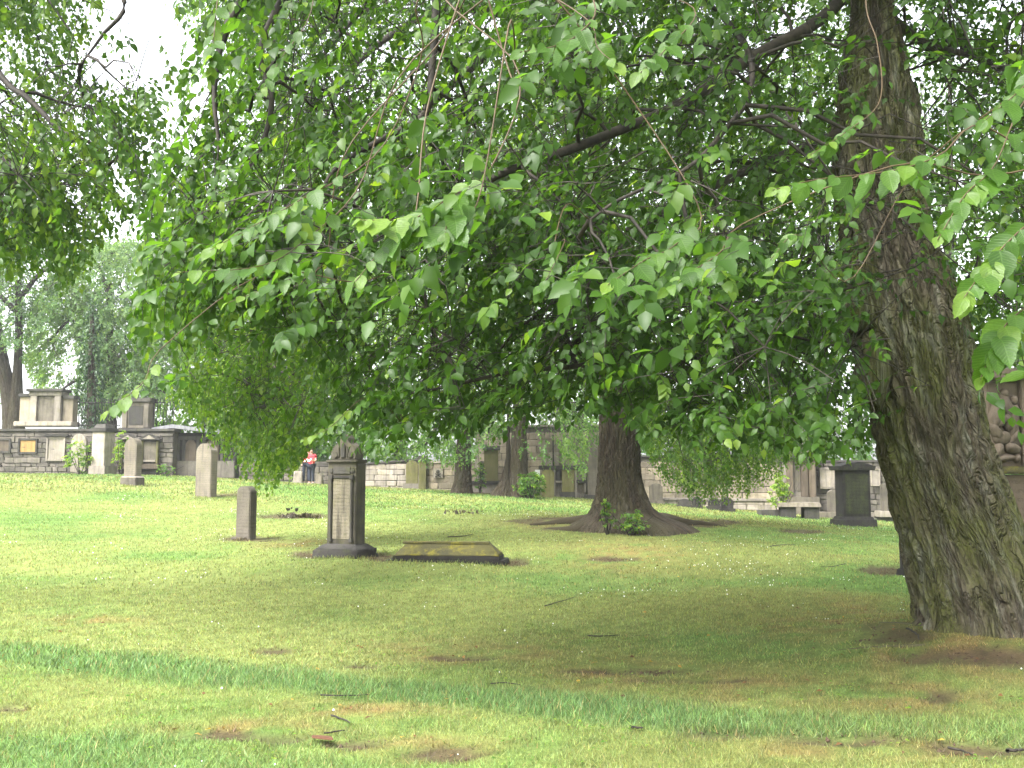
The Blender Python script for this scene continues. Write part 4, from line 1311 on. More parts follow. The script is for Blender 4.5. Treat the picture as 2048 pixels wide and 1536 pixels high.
for s_ in (-1, 1):
    prism('carved_scroll', arc(s_ * w * .52, zc + .085, .058, 0, 360, 12)[:-1], -0.130, -0.09, M['main_stone'], m.o, 0.014)
    prism('carved_leaf', [(s_ * .07, zc + .05), (s_ * .10, zc + .05), (s_ * .115, zc + .16), (s_ * .075, zc + .24)], -0.122, -0.09, M['main_stone'], m.o, 0.008)

# hipped, mossy coffin-shaped ledger
m = Mon('ledger_tomb', 'low hipped ledger tomb, black stone thick with yellow moss', 'tomb', 890, 1124, None, -6)
kx = m.k
prism('base_slab', [(m.X(772), -0.06), (m.X(1010), -0.06), (m.X(1010), 0.035), (m.X(772), 0.035)], -0.14, 0.60, M['dark'], m.o, 0.015)
hip('coped_body', m.X(786), m.X(1000), -0.09, 0.55, 0.035, 0.105, 0.005, 0.005, M['dark'], m.o, 0.012)
hip('coped_top', m.X(788), m.X(998), -0.08, 0.54, 0.105, 0.285, 0.17, 0.23, M['mossy'], m.o, 0.0, 0.006)
prism('ridge', [(m.X(798) + .02, 0.28), (m.X(976), 0.28), (m.X(976), 0.32), (m.X(798) + .02, 0.32)], 0.13, 0.33, M['mossy'], m.o, 0.012)

# small worn headstone
m = Mon('headstone', 'short plain headstone with chipped shouldered top, foot sunk in bare earth', 'headstone', 491, 1077, None, -26)
s_ = m.k
w = 17 * s_ * 1.05; Ht = m.Z(974)
prism('slab', [(-w, -.2), (w, -.2), (w, Ht - .10)] + [(w * .8, Ht - .05), (w * .45, Ht), (-w * .45, Ht), (-w * .85, Ht - .05), (-w, Ht - .12)], -0.10, 0.12, M['grey_script'], m.o, 0.018)
prism('footing', [(-w - .05, -.2), (w * .6, -.2), (w * .6, .035), (-w - .05, .035)], -0.19, 0.05, M['grey'], m.o, 0.015)

# pink-grey headstone partly behind the hanging leaves
m = Mon('headstone', 'brownish headstone with scooped shoulders touching the drooping foliage', 'headstone', 411, 994, None, -28)
w = 20 * m.k * 1.06; Ht = m.Z(888)
prism('slab', [(-w, -.2), (w, -.2), (w, Ht - .22), (w * .80, Ht - .16), (w * .55, Ht - .02), (w * .3, Ht), (-w * .3, Ht), (-w * .55, Ht - .02), (-w * .80, Ht - .16), (-w, Ht - .22)], -0.13, 0.15, M['grey_script'], m.o, 0.02)

# round-topped headstone on a moulded base
m = Mon('headstone', 'narrow round-topped headstone standing on a square moulded base', 'headstone', 264, 970, None, -24)
w = 15.5 * m.k * 1.05; Ht = m.Z(877)
prism('slab', [(-w, .28), (w, .28), (w, Ht - .24)] + arc(0, Ht - .24, w, 0, 180, 12, .24)[1:], -0.12, 0.14, M['grey_script'], m.o, 0.02)
prism('base', [(-w - .07, -.2), (w + .07, -.2), (w + .07, .24), (-w - .07, .24)], -0.20, 0.22, M['grey'], m.o, 0.02)
prism('base_moulding', [(-w - .07, .235), (w + .07, .235), (w + .01, .30), (-w - .01, .30)], -0.19, 0.21, M['pale'], m.o, 0.012)

# black monument at the right
m = Mon('monument', 'tall green-black slab monument with cornice standing alone on the lawn', 'monument', 1711, 1053, None, 8)
m.hip('base', 1671, 1748, 1039, 1060, -0.34, 0.52, 0.02, 0.02, 'dark')
m.hip('base_moulding', 1676, 1744, 1033, 1040, -0.29, 0.46, 0.05, 0.05, 'dark')
m.box('slab', 1681, 1738, 941, 1034, -0.22, 0.36, 'dark')
m.box('inscription_panel', 1686, 1733, 949, 1028, -0.235, -0.20, 'black_mon', 0.006)
m.hip('cornice', 1673, 1746, 934, 942, -0.32, 0.46, -0.03, -0.03, 'dark', bev=0.01)
m.slab('pediment', [(1672, 935), (1747, 935), (1735, 930), (1712, 925), (1686, 930)], -0.33, 0.47, 'dark')

# dark stone half hidden behind the leaning elm
m = Mon('headstone', 'dark stone almost hidden behind the leaning elm trunk', 'headstone', 1842, 1150, None, 4)
m.box('slab', 1806, 1880, 1046, 1160, -0.12, 0.12, 'dark')
m.hip('plinth', 1800, 1886, 1138, 1160, -0.2, 0.2, 0.03, 0.03, 'dark')

# brown sandstone monument at the right edge
m = Mon('monument', 'large brown sandstone monument with weathered figure relief behind the elm', 'monument', 2060, 1112, 18.0, 5)
m.hip('base', 1960, 2175, 1082, 1150, -0.5, 0.6, 0.04, 0.04, 'brown')
m.box('inscribed_block', 1974, 2160, 952, 1084, -0.36, 0.5, 'brown_script')
m.box('ledge', 1964, 2170, 936, 951, -0.46, 0.55, 'mossy', 0.03)
m.box('relief_panel', 1974, 2160, 770, 937, -0.22, 0.5, 'brown')
m.box('pilaster', 2036, 2070, 764, 937, -0.32, 0.2, 'brown')
m.box('pilaster', 2146, 2172, 764, 937, -0.32, 0.2, 'brown')
m.box('cornice', 1962, 2176, 744, 766, -0.42, 0.56, 'brown', 0.03)
# carved group: overlapping rounded forms in low relief
bm = bmesh.new()
forms = [(1990, 830, 15, 40, 20), (2008, 815, 14, 30, -15), (2022, 850, 12, 44, 10), (1998, 880, 20, 14, -10), (2016, 900, 18, 12, 25), (1985, 870, 10, 26, -30), (2005, 792, 9, 10, 0),
         (1984, 800, 9, 10, 0), (2026, 806, 9, 10, 0), (2000, 920, 26, 8, -6), (2020, 878, 8, 22, 35), (1988, 905, 9, 18, 12), (2010, 850, 9, 24, -8), (2025, 920, 8, 10, 0), (1996, 848, 7, 20, 40)]
for (a, b_, rx, rz, ro) in forms:
    ret = bmesh.ops.create_icosphere(bm, subdivisions=3, radius=1.0, matrix=Matrix.Translation((m.X(a), -0.22, m.Z(b_))) @ Matrix.Rotation(math.radians(ro), 4, 'Y') @ Matrix.Diagonal((rx * m.k, 0.13, rz * m.k, 1)))
for v in bm.verts:
    n_ = float(fbm(np.array(v.co) * 7, 3)) - 0.5
    v.co.y += n_ * 0.09
    v.co.x += (float(fbm(np.array(v.co) * 8 + 3, 2)) - 0.5) * 0.05
bm_obj('carved_relief', bm, M['brown'], m.o, True)


# =================================================================== walls built stone by stone
stone_meshes = []
for v in range(8):
    bm = bmesh.new()
    bmesh.ops.create_cube(bm, size=1.0)
    for q_ in bm.verts:
        q_.co += Vector(rng.normal(size=3)) * 0.035
    bmesh.ops.bevel(bm, geom=bm.edges[:], offset=0.07, segments=1, affect='EDGES')
    bmesh.ops.recalc_face_normals(bm, faces=bm.faces)
    me = bpy.data.meshes.new('wall_stone'); bm.to_mesh(me); bm.free()
    stone_meshes.append(me)


def variant(mat):
    out = []
    for s in stone_meshes:
        c = s.copy(); c.materials.clear(); c.materials.append(M[mat]); out.append(c)
    return out


VAR = {k_: variant(k_) for k_ in ('rubble', 'ashlar', 'pale')}


def wall(name, label, a, b_, Ya, Yb, py_base, py_top, course, length, mat, thick=0.5, piece='stone', skip=(), regular=False, top_b=None, cope=None, cat='wall', limit=300):
    """masonry between photo columns a and b_: recessed mortar core plus one object per stone"""
    A = P(a, py_base, Ya); B = P(b_, py_base, Yb)
    zt = P(a, py_top, Ya)[2]
    ztb = zt if top_b is None else P(b_, top_b, Yb)[2]
    z0 = min(gz(A[0], A[1]), gz(B[0], B[1])) - 0.15
    yaw = math.atan2(B[1] - A[1], B[0] - A[0])
    Lw = math.hypot(B[0] - A[0], B[1] - A[1])
    o = empty(name, (A[0], A[1], z0), yaw, label, cat)
    ha, hb = zt - z0, ztb - z0
    prism('core', [(0, 0), (Lw, 0), (Lw, hb - .02), (0, ha - .02)], 0.035, thick, M['wall_core'], o, 0.0)
    z = 0.0
    cnt = 0
    while z < max(ha, hb) - 0.04:
        ch = course * (1 if regular else 0.7 + 0.6 * rng.random())
        x = -rng.random() * length * 0.5
        while x < Lw:
            w_ = length * (0.75 + 0.5 * rng.random()) if regular else length * (0.45 + 1.0 * rng.random())
            x0, x1 = max(x, 0), min(x + w_, Lw)
            xm = 0.5 * (x0 + x1)
            topx = ha + (hb - ha) * xm / Lw
            gx, gy = A[0] + math.cos(yaw) * xm, A[1] + math.sin(yaw) * xm
            vis = z0 + z + ch > gz(gx, gy)
            pxm = a + (b_ - a) * xm / Lw
            hidden = any(p0 < pxm < p1 and q0 < z0 + z + ch / 2 < q1 for p0, p1, q0, q1 in skip)
            if x1 - x0 > 0.07 and z + ch < topx + 0.05 and vis and cnt < limit and not hidden:
                s = bpy.data.objects.new(piece, VAR[mat][rng.integers(8)])
                COL.objects.link(s); s.parent = o
                j = 0.014 if regular else 0.018
                s.location = (xm, 0.10 - (0.012 if regular else 0.05) * rng.random(), z + ch / 2)
                s.scale = (x1 - x0 - j, 0.24, ch - j)
                if not regular:
                    s.rotation_euler = (0, rng.normal() * 0.03, 0)
                cnt += 1
            x += w_
        z += ch
    if cope:
        prism('coping', [(-.06, ha - .015), (Lw + .06, hb - .015), (Lw + .06, hb + .09), (-.06, ha + .09)], -0.09, thick + .07, M[cope], o, 0.02)
    return o


def wz(py, Y): return float(P(0, py, Y)[2])


# left: old rubble wall
wall('rubble_wall', 'dark rubble retaining wall carrying the tall pale monument', -110, 345, 41.0, 41.0, 950, 862, 0.20, 0.46, 'rubble', 0.7, cope='dark_trim')
# wall tablets and tombs along it (front plane 41.0)
def tablet(px0, px1, t, b_, label, panel, frame='dark_trim', Y=40.96, fw=4, name='wall_tablet', extra=None):
    m = Mon(name, label, 'tablet', (px0 + px1) / 2, b_, Y, 0)
    m.box('panel', px0 + fw, px1 - fw, t + fw, b_ - fw, -0.03, 0.03, panel, 0.006)
    m.box('frame_side', px0, px0 + fw, t, b_, -0.07, 0.03, frame, 0.01)
    m.box('frame_side', px1 - fw, px1, t, b_, -0.07, 0.03, frame, 0.01)
    m.box('frame_top', px0 + fw, px1 - fw, t, t + fw, -0.065, 0.03, frame, 0.01)
    m.box('frame_bottom', px0 + fw, px1 - fw, b_ - fw, b_, -0.065, 0.03, frame, 0.01)
    return m


tablet(-6, 22, 877, 906, 'rust-stained tablet in the rubble wall left of the yellow one', 'brown')
tablet(36, 75, 877, 908, 'yellow-stained tablet set in the rubble wall under the pale monument', 'ochre')
m = tablet(92, 130, 874, 922, 'large pale wall tablet with grey moulded frame', 'pale', 'pale')
m.box('hood', 90, 136, 868, 874, -0.14, 0.05, 'dark', 0.02)
m = Mon('headstone', 'white arched headstone leaning against the wall behind a pale bush', 'headstone', 157, 944, 40.55, 0)
w_ = 15 * m.k
prism('slab', [(-w_, 0), (w_, 0), (w_, m.Z(885))] + arc(0, m.Z(885), w_, 0, 180, 10, m.Z(868) - m.Z(885))[1:], -0.1, 0.1, M['pale'], m.o, 0.015)
m = Mon('stone_pier', 'pale capped stone pier standing forward of the rubble wall', 'monument', 206, 947, 39.7, -14)
m.box('base', 186, 224, 932, 952, -0.40, 0.40, 'pale')
m.box('shaft', 190, 219, 864, 933, -0.33, 0.33, 'pale')
m.box('cap', 186, 224, 857, 865, -0.41, 0.41, 'dark_trim', 0.03)
m.hip('cap_top', 190, 220, 849, 858, -0.34, 0.34, 0.10, 0.12, 'dark_trim')
for (c_, t_, lab) in ((257, 0, 'pedimented wall tomb half hidden behind the round-topped headstone'), (299, 1, 'pedimented wall tomb with pale framed panel beside the rubble wall end')):
    m = Mon('wall_tomb', lab, 'tomb', c_, 948, 40.9, 0)
    m.slab('pediment', [(c_ - 22, 881), (c_ + 22, 881), (c_ + 20, 878), (c_, 867), (c_ - 20, 878)], -0.22, 0.06, 'dark_trim')
    m.slab('tympanum', [(c_ - 13, 879), (c_ + 13, 879), (c_, 871)], -0.235, 0.0, 'pale', 0.004)
    for sx in (-17, 13):
        m.box('pilaster', c_ + sx, c_ + sx + 4, 881, 928, -0.12, 0.05, 'mossy_slab')
    m.box('panel', c_ - 13, c_ + 13, 884, 924, -0.05, 0.05, 'grey', 0.006)
    m.box('inner_frame', c_ - 12, c_ + 12, 920, 924, -0.09, 0.0, 'pale', 0.006)
    m.box('base', c_ - 20, c_ + 20, 928, 938, -0.2, 0.06, 'brown')
    m.box('footing', c_ - 17, c_ + 17, 938, 952, -0.08, 0.06, 'dark')
# upper tier on the wall
m = Mon('wall_monument', 'tall pale three-part monument crowning the rubble wall', 'monument', 93, 852, 41.25, 0)
m.box('base_course', 33, 150, 843, 853, -0.30, 0.5, 'pale', 0.03)
m.box('pier', 63, 76, 789, 844, -0.22, 0.45, 'pale')
m.box('pier', 111, 124, 789, 844, -0.22, 0.45, 'pale')
m.box('panel', 76, 111, 793, 844, -0.12, 0.45, 'grey', 0.006)
m.box('lintel', 60, 126, 783, 792, -0.24, 0.47, 'pale')
m.box('cornice', 56, 130, 778, 784, -0.36, 0.55, 'dark_trim', 0.03)
m.box('wing', 39, 62, 793, 844, -0.06, 0.4, 'ashlar')
m.box('wing', 125, 146, 797, 844, -0.06, 0.4, 'ashlar')
m.box('wing_cap', 37, 62, 787, 794, -0.14, 0.46, 'dark_trim')
m.box('wing_cap', 126, 149, 791, 798, -0.14, 0.46, 'dark_trim')
m = Mon('pier_tomb', 'grey square pier tomb with dark panel on top of the wall', 'monument', 273, 866, 41.3, 0)
m.box('base_course', 240, 306, 856, 867, -0.3, 0.5, 'dark_trim', 0.03)
m.box('body', 246, 301, 804, 857, -0.18, 0.45, 'grey')
m.box('panel', 260, 288, 812, 850, -0.20, 0.0, 'dark_trim', 0.006)
m.box('pilaster', 247, 257, 806, 856, -0.24, 0.0, 'grey')
m.box('pilaster', 290, 300, 806, 856, -0.24, 0.0, 'grey')
m.box('cornice', 241, 305, 796, 805, -0.3, 0.53, 'dark_trim', 0.03)


def railing(px0, px1, t, b_, Y, label):
    m = Mon('iron_railing', label, 'railing', (px0 + px1) / 2, b_, Y, 0, 'iron railings on the wall')
    W_ = m.X(px1) - m.X(px0)
    for zz in (0.12, m.Z(t) - 0.12):
        prism('rail', [(-W_ / 2, zz), (W_ / 2, zz), (W_ / 2, zz + .035), (-W_ / 2, zz + .035)], -0.02, 0.02, M['iron'], m.o, 0.0)
    hh = m.Z(t)
    first = None
    nb = int(W_ / 0.13)
    for i in range(nb + 1):
        x = -W_ / 2 + W_ * i / nb
        if first is None:
            bm = bmesh.new()
            bmesh.ops.create_cone(bm, segments=6, radius1=0.014, radius2=0.014, depth=hh, cap_ends=True, matrix=Matrix.Translation((0, 0, hh / 2)))
            bmesh.ops.create_cone(bm, segments=6, radius1=0.028, radius2=0.0, depth=0.12, cap_ends=True, matrix=Matrix.Translation((0, 0, hh + .05)))
            first = bm_obj('bar', bm, M['iron'], m.o)
            first.location = (x, 0, 0)
        else:
            c = first.copy(); COL.objects.link(c); c.location = (x, 0, 0)


railing(150, 240, 800, 857, 41.5, 'iron railing between the pale monument and the grey pier tomb')
railing(306, 346, 800, 862, 41.5, 'iron railing right of the grey pier tomb')

# dark lean-to lair with slate roof
m = Mon('burial_lair', 'dark roofed burial lair with slate top and reddish arched panel', 'tomb', 392, 952, 41.6, 0)
m.box('wall', 335, 470, 866, 956, 0.0, 0.6, 'dark', 0.01)
m.slab('slate_roof', [(308, 857), (350, 850), (470, 866), (470, 873), (350, 857), (308, 863)], -0.5, 0.9, 'slate', 0.01)
m.box('lintel', 335, 470, 873, 880, -0.12, 0.1, 'dark_trim')
for x_ in (352, 364, 392, 404, 440):
    m.box('pilaster', x_, x_ + 6, 880, 922, -0.09, 0.05, 'dark_trim')
m.slab('red_panel', [(370, 924), (391, 924), (391, 888), (386, 881), (380, 879), (375, 881), (370, 888)], -0.05, 0.05, 'brown', 0.006)
m.slab('red_panel', [(410, 924), (436, 924), (436, 888), (430, 881), (423, 879), (416, 881), (410, 888)], -0.05, 0.05, 'brown', 0.006)
m.box('dado', 335, 470, 922, 956, -0.14, 0.05, 'rubble', 0.02)

# low wall behind the two people, then the long back wall
wall('rubble_wall', 'weathered low wall behind the two people in red', 470, 660, 47.5, 47.5, 972, 922, 0.22, 0.5, 'rubble', 0.6)
wall('ashlar_wall', 'sloping-topped ashlar wall with black coping behind the earth mound', 700, 842, 47, 46, 985, 932, 0.27, 0.62, 'pale', 0.7, 'block', regular=True, top_b=920, cope='dark_trim')
wall('ashlar_wall', 'pale ashlar wall bearing a carved skull and crossbones tablet', 840, 960, 45.4, 44.6, 995, 926, 0.30, 0.56, 'ashlar', 0.8, 'block', regular=True, cope='pale')
m = Mon('headstone', 'tall moss-tinged headstone with base against the sloping ashlar wall', 'headstone', 825, 978, 45.4, 0)
m.slab('slab', [(812, 968), (836, 968), (836, 930), (832, 924), (824, 921), (816, 924), (812, 930)], -0.1, 0.1, 'mossy_slab')
m.box('base', 807, 841, 967, 984, -0.25, 0.2, 'pale')
m = Mon('stone_pier', 'narrow rough stone pier between two ashlar walls', 'pier', 845, 985, 45.3, 0)
m.box('shaft', 838, 853, 922, 990, -0.25, 0.3, 'mossy_slab')
m.box('cap', 836, 855, 912, 923, -0.3, 0.35, 'dark_trim')
# skull and crossbones tablet
m = Mon('carved_tablet', 'small square wall tablet carved with skull and crossed bones', 'tablet', 876, 956, 45.05, 0)
m.box('plate', 866, 886, 937, 956, -0.07, 0.05, 'pale', 0.008)
bm = bmesh.new()
bmesh.ops.create_icosphere(bm, subdivisions=2, radius=1, matrix=Matrix.Translation((0, -0.07, m.Z(943.5))) @ Matrix.Diagonal((0.085, 0.05, 0.10, 1)))
bmesh.ops.create_cube(bm, size=1, matrix=Matrix.Translation((0, -0.075, m.Z(948))) @ Matrix.Diagonal((0.085, 0.06, 0.06, 1)))
bm_obj('skull', bm, M['dark_trim'], m.o, True)
for s_ in (-1, 1):
    bm = bmesh.new()
    bmesh.ops.create_cone(bm, segments=8, radius1=.022, radius2=.022, depth=.30, cap_ends=True, matrix=Matrix.Translation((0, -0.085 - .012 * s_, m.Z(950.5))) @ Matrix.Rotation(math.radians(58 * s_), 4, 'Y'))
    bm_obj('bone', bm, M['dark_trim'], m.o)
for s_ in (-1, 1):
    bm = bmesh.new()
    bmesh.ops.create_icosphere(bm, subdivisions=1, radius=.024, matrix=Matrix.Translation((s_ * .034, -0.118, m.Z(944))))
    bm_obj('eye_socket', bm, M['dark'], m.o)

# earth mound
bm = bmesh.new()
g = ground_at(775, 974)
bmesh.ops.create_grid(bm, x_segments=36, y_segments=14, size=1)
for v in bm.verts:
    r = math.hypot(v.co.x, v.co.y)
    x, y = v.co.x * 1.25, v.co.y * 0.7
    h = max(0, 1 - r * r) * 0.52 * (0.75 + 0.5 * float(fbm((x * 3, y * 3, 1), 3)))
    v.co = Vector((x, y, h - 0.06 + float(gz(g.x + x, g.y + y)) - g.z))
M['earth'] = plain('red_earth', (0.26, 0.13, 0.06), 0.95, 0.1, 0.4, 9)
o = bm_obj('earth_mound', bm, M['earth'], None, True, g)
tag(o, 'heap of reddish earth in front of the sloping ashlar wall', 'mound')

# wall tomb between the far trunks
m = Mon('wall_tomb', 'moss-stained wall tomb with projecting black shelf between the far trunks', 'tomb', 972, 985, 44.0, 0)
m.box('plinth', 944, 1002, 968, 992, -0.30, 0.3, 'pale')
m.box('shelf', 942, 1004, 962, 969, -0.42, 0.3, 'dark_trim', 0.03)
m.box('panel', 968, 996, 900, 963, -0.06, 0.3, 'mossy_slab')
m.box('cornice', 966, 1000, 893, 901, -0.22, 0.3, 'dark_trim')
m.box('pilaster', 950, 957, 900, 963, -0.1, 0.3, 'pale')
# tall pale mausoleum wall
wall('mausoleum_wall', 'tall pale mausoleum wall of squared blocks behind the far elms', 952, 1200, 45.4, 44.2, 1005, 855, 0.32, 0.64, 'ashlar', 1.0, 'block', regular=True, cope='pale', cat='building')
m = Mon('mausoleum_front', 'pilastered tomb front with dark cornice, drainpipe and green mossy slab', 'tomb', 1135, 1002, 43.6, 0)
m.box('plinth', 1085, 1215, 988, 1012, -0.05, 0.5, 'grey')
m.box('back_panel', 1085, 1215, 880, 990, 0.10, 0.5, 'grey', 0.01)
m.box('cornice', 1078, 1172, 932, 940, -0.16, 0.3, 'dark_trim', 0.02)
m.box('upper_panel', 1098, 1106, 905, 933, 0.02, 0.3, 'pale')
m.box('upper_panel', 1108, 1118, 905, 933, 0.02, 0.3, 'pale')
m.box('pilaster', 1106, 1111, 940, 990, -0.10, 0.2, 'pale')
m.box('pilaster', 1150, 1154, 940, 1000, -0.10, 0.2, 'pale')
m.box('pilaster', 1168, 1172, 938, 985, -0.10, 0.2, 'pale')
m.box('side_panel', 1112, 1122, 941, 962, -0.02, 0.2, 'dark_trim')
m.box('sill', 1111, 1124, 962, 966, -0.12, 0.2, 'pale')
m.box('mossy_slab', 1124, 1149, 938, 985, -0.06, 0.2, 'mossy_slab')
m.box('slab_base', 1120, 1150, 984, 1000, -0.12, 0.2, 'dark_trim')
m.box('sill', 1153, 1172, 960, 967, -0.14, 0.2, 'dark_trim')
m.box('tall_block', 1174, 1215, 900, 1004, -0.14, 0.4, 'grey')
m.box('tall_block_base', 1168, 1218, 990, 1012, -0.3, 0.4, 'dark_trim')
m.box('drainpipe', 1105.5, 1108, 870, 940, -0.12, -0.06, 'iron', 0.02)
m = Mon('notice_board', 'small white notice beside the drainpiped tomb front', 'sign', 1075, 985, 42.6, 0)
m.box('board', 1070, 1080, 940, 953, -0.02, 0.02, 'white_paint', 0.004)
m.box('post', 1074, 1076, 953, 990, -0.015, 0.015, 'iron', 0.003)
m = Mon('mossy_headstone', 'broad brown-green headstone beside the round shrub', 'headstone', 1097, 996, 42.0, 0)
m.slab('slab', [(1084, 1000), (1108, 1000), (1108, 945), (1102, 940), (1090, 940), (1084, 945)], -0.1, 0.1, 'mossy_slab')

# right-hand back wall
wall('boundary_wall', 'tall weathered boundary wall screened by hanging leaves', 1185, 1600, 48.0, 46.0, 1015, 915, 0.30, 0.72, 'ashlar', 0.6, 'block', regular=True, cope='dark_trim')
wall('rubble_wall', 'low stone wall running behind the small round-topped headstones', 1290, 1560, 43.0, 41.0, 1030, 1000, 0.22, 0.6, 'pale', 0.6, regular=True, cope='pale')
wall('rubble_wall', 'rough rubble wall with pale panels behind the black monument', 1560, 1840, 41.2, 39.8, 1050, 925, 0.24, 0.44, 'rubble', 0.8, cope='dark_trim')
tablet(1640, 1672, 936, 978, 'wide pale wall panel left of the black monument', 'pale', 'pale', Y=40.55, name='wall_tablet')
tablet(1742, 1760, 938, 972, 'narrow white wall panel right of the black monument', 'pale', 'pale', Y=40.0, fw=2)
m = Mon('wall_monument', 'big brown pilastered wall monument behind the yellow-green bush', 'monument', 1605, 1015, 40.3, 0)
m.box('base', 1570, 1636, 994, 1030, -0.25, 0.4, 'grey')
m.box('back', 1572, 1634, 905, 995, 0.0, 0.4, 'pale')
m.box('niche_panel', 1590, 1602, 925, 982, -0.03, 0.2, 'grey', 0.006)
m.box('pilaster', 1603, 1616, 918, 994, -0.14, 0.2, 'brown')
m.box('pilaster', 1618, 1630, 918, 994, -0.18, 0.2, 'brown')
m.box('pilaster', 1574, 1586, 918, 994, -0.16, 0.2, 'brown')
m.box('cornice', 1566, 1640, 906, 919, -0.3, 0.45, 'dark_trim', 0.03)
m.slab('pediment', [(1568, 907), (1638, 907), (1626, 896), (1603, 886), (1580, 896)], -0.2, 0.4, 'pale')
m = Mon('headstone', 'grey shouldered headstone on a long kerb left of the black monument', 'headstone', 1668, 1036, 39.2, 0)
m.slab('slab', [(1656, 1026), (1684, 1026), (1684, 986), (1678, 980), (1664, 980), (1656, 986)], -0.1, 0.1, 'grey')
m.box('kerb', 1638, 1690, 1024, 1044, -0.3, 0.3, 'grey')
m = Mon('headstone', 'grey headstone on a pale step right of the black monument', 'headstone', 1774, 1045, 38.4, 0)
m.box('slab', 1764, 1790, 970, 1022, -0.1, 0.1, 'grey')
m.box('step', 1755, 1800, 1022, 1034, -0.35, 0.3, 'pale')
m.box('lower_step', 1759, 1806, 1033, 1052, -0.2, 0.3, 'dark_trim')
# table tomb
m = Mon('table_tomb', 'low table tomb with grey slab on stone supports beside the bush', 'tomb', 1600, 1033, 37.4, -8)
m.hip('slab', 1556, 1638, 1005, 1014, -0.5, 0.6, 0.05, 0.05, 'grey')
m.box('support', 1562, 1590, 1013, 1042, -0.4, 0.5, 'dark_trim')
m.box('support', 1606, 1634, 1013, 1044, -0.4, 0.5, 'dark_trim')
m = Mon('stone_block', 'low dark kerb block left of the yellow-green bush', 'stone', 1538, 1031, 37.8, 0)
m.box('block', 1518, 1560, 1020, 1038, -0.3, 0.3, 'dark_trim')

# small headstones in the distance
small = [(1312, 1003, 13, 967, 42.0, 'grey', 'pale round-topped headstone just right of the mid-lawn elm'),
         (1369, 1012, 13, 998, 40.5, 'dark_trim', 'low dark headstone under the hanging leaves'),
         (1393, 1012, 8, 994, 40.0, 'dark', 'tiny black headstone between two low dark ones'),
         (1428, 1014, 11, 996, 39.5, 'dark', 'dark headstone below the table-topped pedestal'),
         (1454, 1019, 12, 995, 38.5, 'dark', 'dark shouldered headstone at the end of the low row')]
for (c_, b_, w_, t_, Y_, mt, lab) in small:
    m = Mon('headstone', lab, 'headstone', c_, b_, Y_, 0, 'small far headstones')
    ww, hh = w_ * m.k, m.Z(t_)
    prism('slab', [(-ww, -.3), (ww, -.3), (ww, hh - ww * .5)] + arc(0, hh - ww * .5, ww * .8, 0, 180, 10, ww * .5) + [(-ww, hh - ww * .5)], -0.09, 0.09, M[mt], m.o, 0.012)
    prism('foot', [(-ww - .06, -.3), (ww + .06, -.3), (ww + .06, .04), (-ww - .06, .04)], -0.18, 0.18, M[mt], m.o, 0.012)
m = Mon('pedestal', 'slim flat-topped stone pedestal among the far headstones', 'pedestal', 1428, 1008, 40.8, 0)
m.hip('shaft', 1423, 1433, 968, 1016, -0.12, 0.12, 0.03, 0.03, 'grey')
m.box('top_slab', 1414, 1442, 962, 968, -0.3, 0.3, 'dark_trim')
m.box('foot', 1419, 1437, 1004, 1018, -0.2, 0.2, 'grey')
m = Mon('headstone', 'little leaning headstone just right of the people', 'headstone', 639, 966, 45.2, -18)
m.slab('slab', [(632, 972), (645, 972), (645, 953), (642, 949), (638, 948), (634, 950), (632, 954)], -0.09, 0.09, 'grey')
m = Mon('stone_block', 'rough pale boulder-like block left of the people', 'stone', 595, 964, 45.2, 10)
m.hip('block', 586, 606, 943, 970, -0.25, 0.25, 0.06, 0.08, 'pale', rough=0.015)

# pale house far right, a sliver between trunk and monument
m = Mon('house', 'white house wall and grey roof glimpsed beyond the elm trunk', 'house', 1990, 960, 70, 0)
m.box('wall', 1930, 2200, 822, 990, -1, 6, 'white_paint', 0.02)
m.slab('roof', [(1915, 824), (2215, 824), (2160, 770), (1970, 770)], -1.6, 6.6, 'slate', 0.02)
m.box('window', 2060, 2080, 850, 890, -1.06, -0.9, 'dark', 0.01)
m.box('window', 2110, 2130, 850, 890, -1.06, -0.9, 'dark', 0.01)


# =================================================================== the two people in red
def skin_mesh(name, joints, edges, parent, mat, sub=2):
    me = bpy.data.meshes.new(name)
    keys = list(joints)
    me.from_pydata([joints[k_][0] for k_ in keys], [(keys.index(a), keys.index(b_)) for a, b_ in edges], [])
    me.materials.append(mat)
    o = link(name, me, parent)
    sk = o.modifiers.new('skin', 'SKIN')
    sk.use_smooth_shade = True
    for v, k_ in zip(me.skin_vertices[0].data, keys):
        r = joints[k_][1]
        v.radius = r if isinstance(r, tuple) else (r, r)
    me.skin_vertices[0].data[0].use_root = True
    sb = o.modifiers.new('sub', 'SUBSURF'); sb.levels = sub; sb.render_levels = sub
    return o


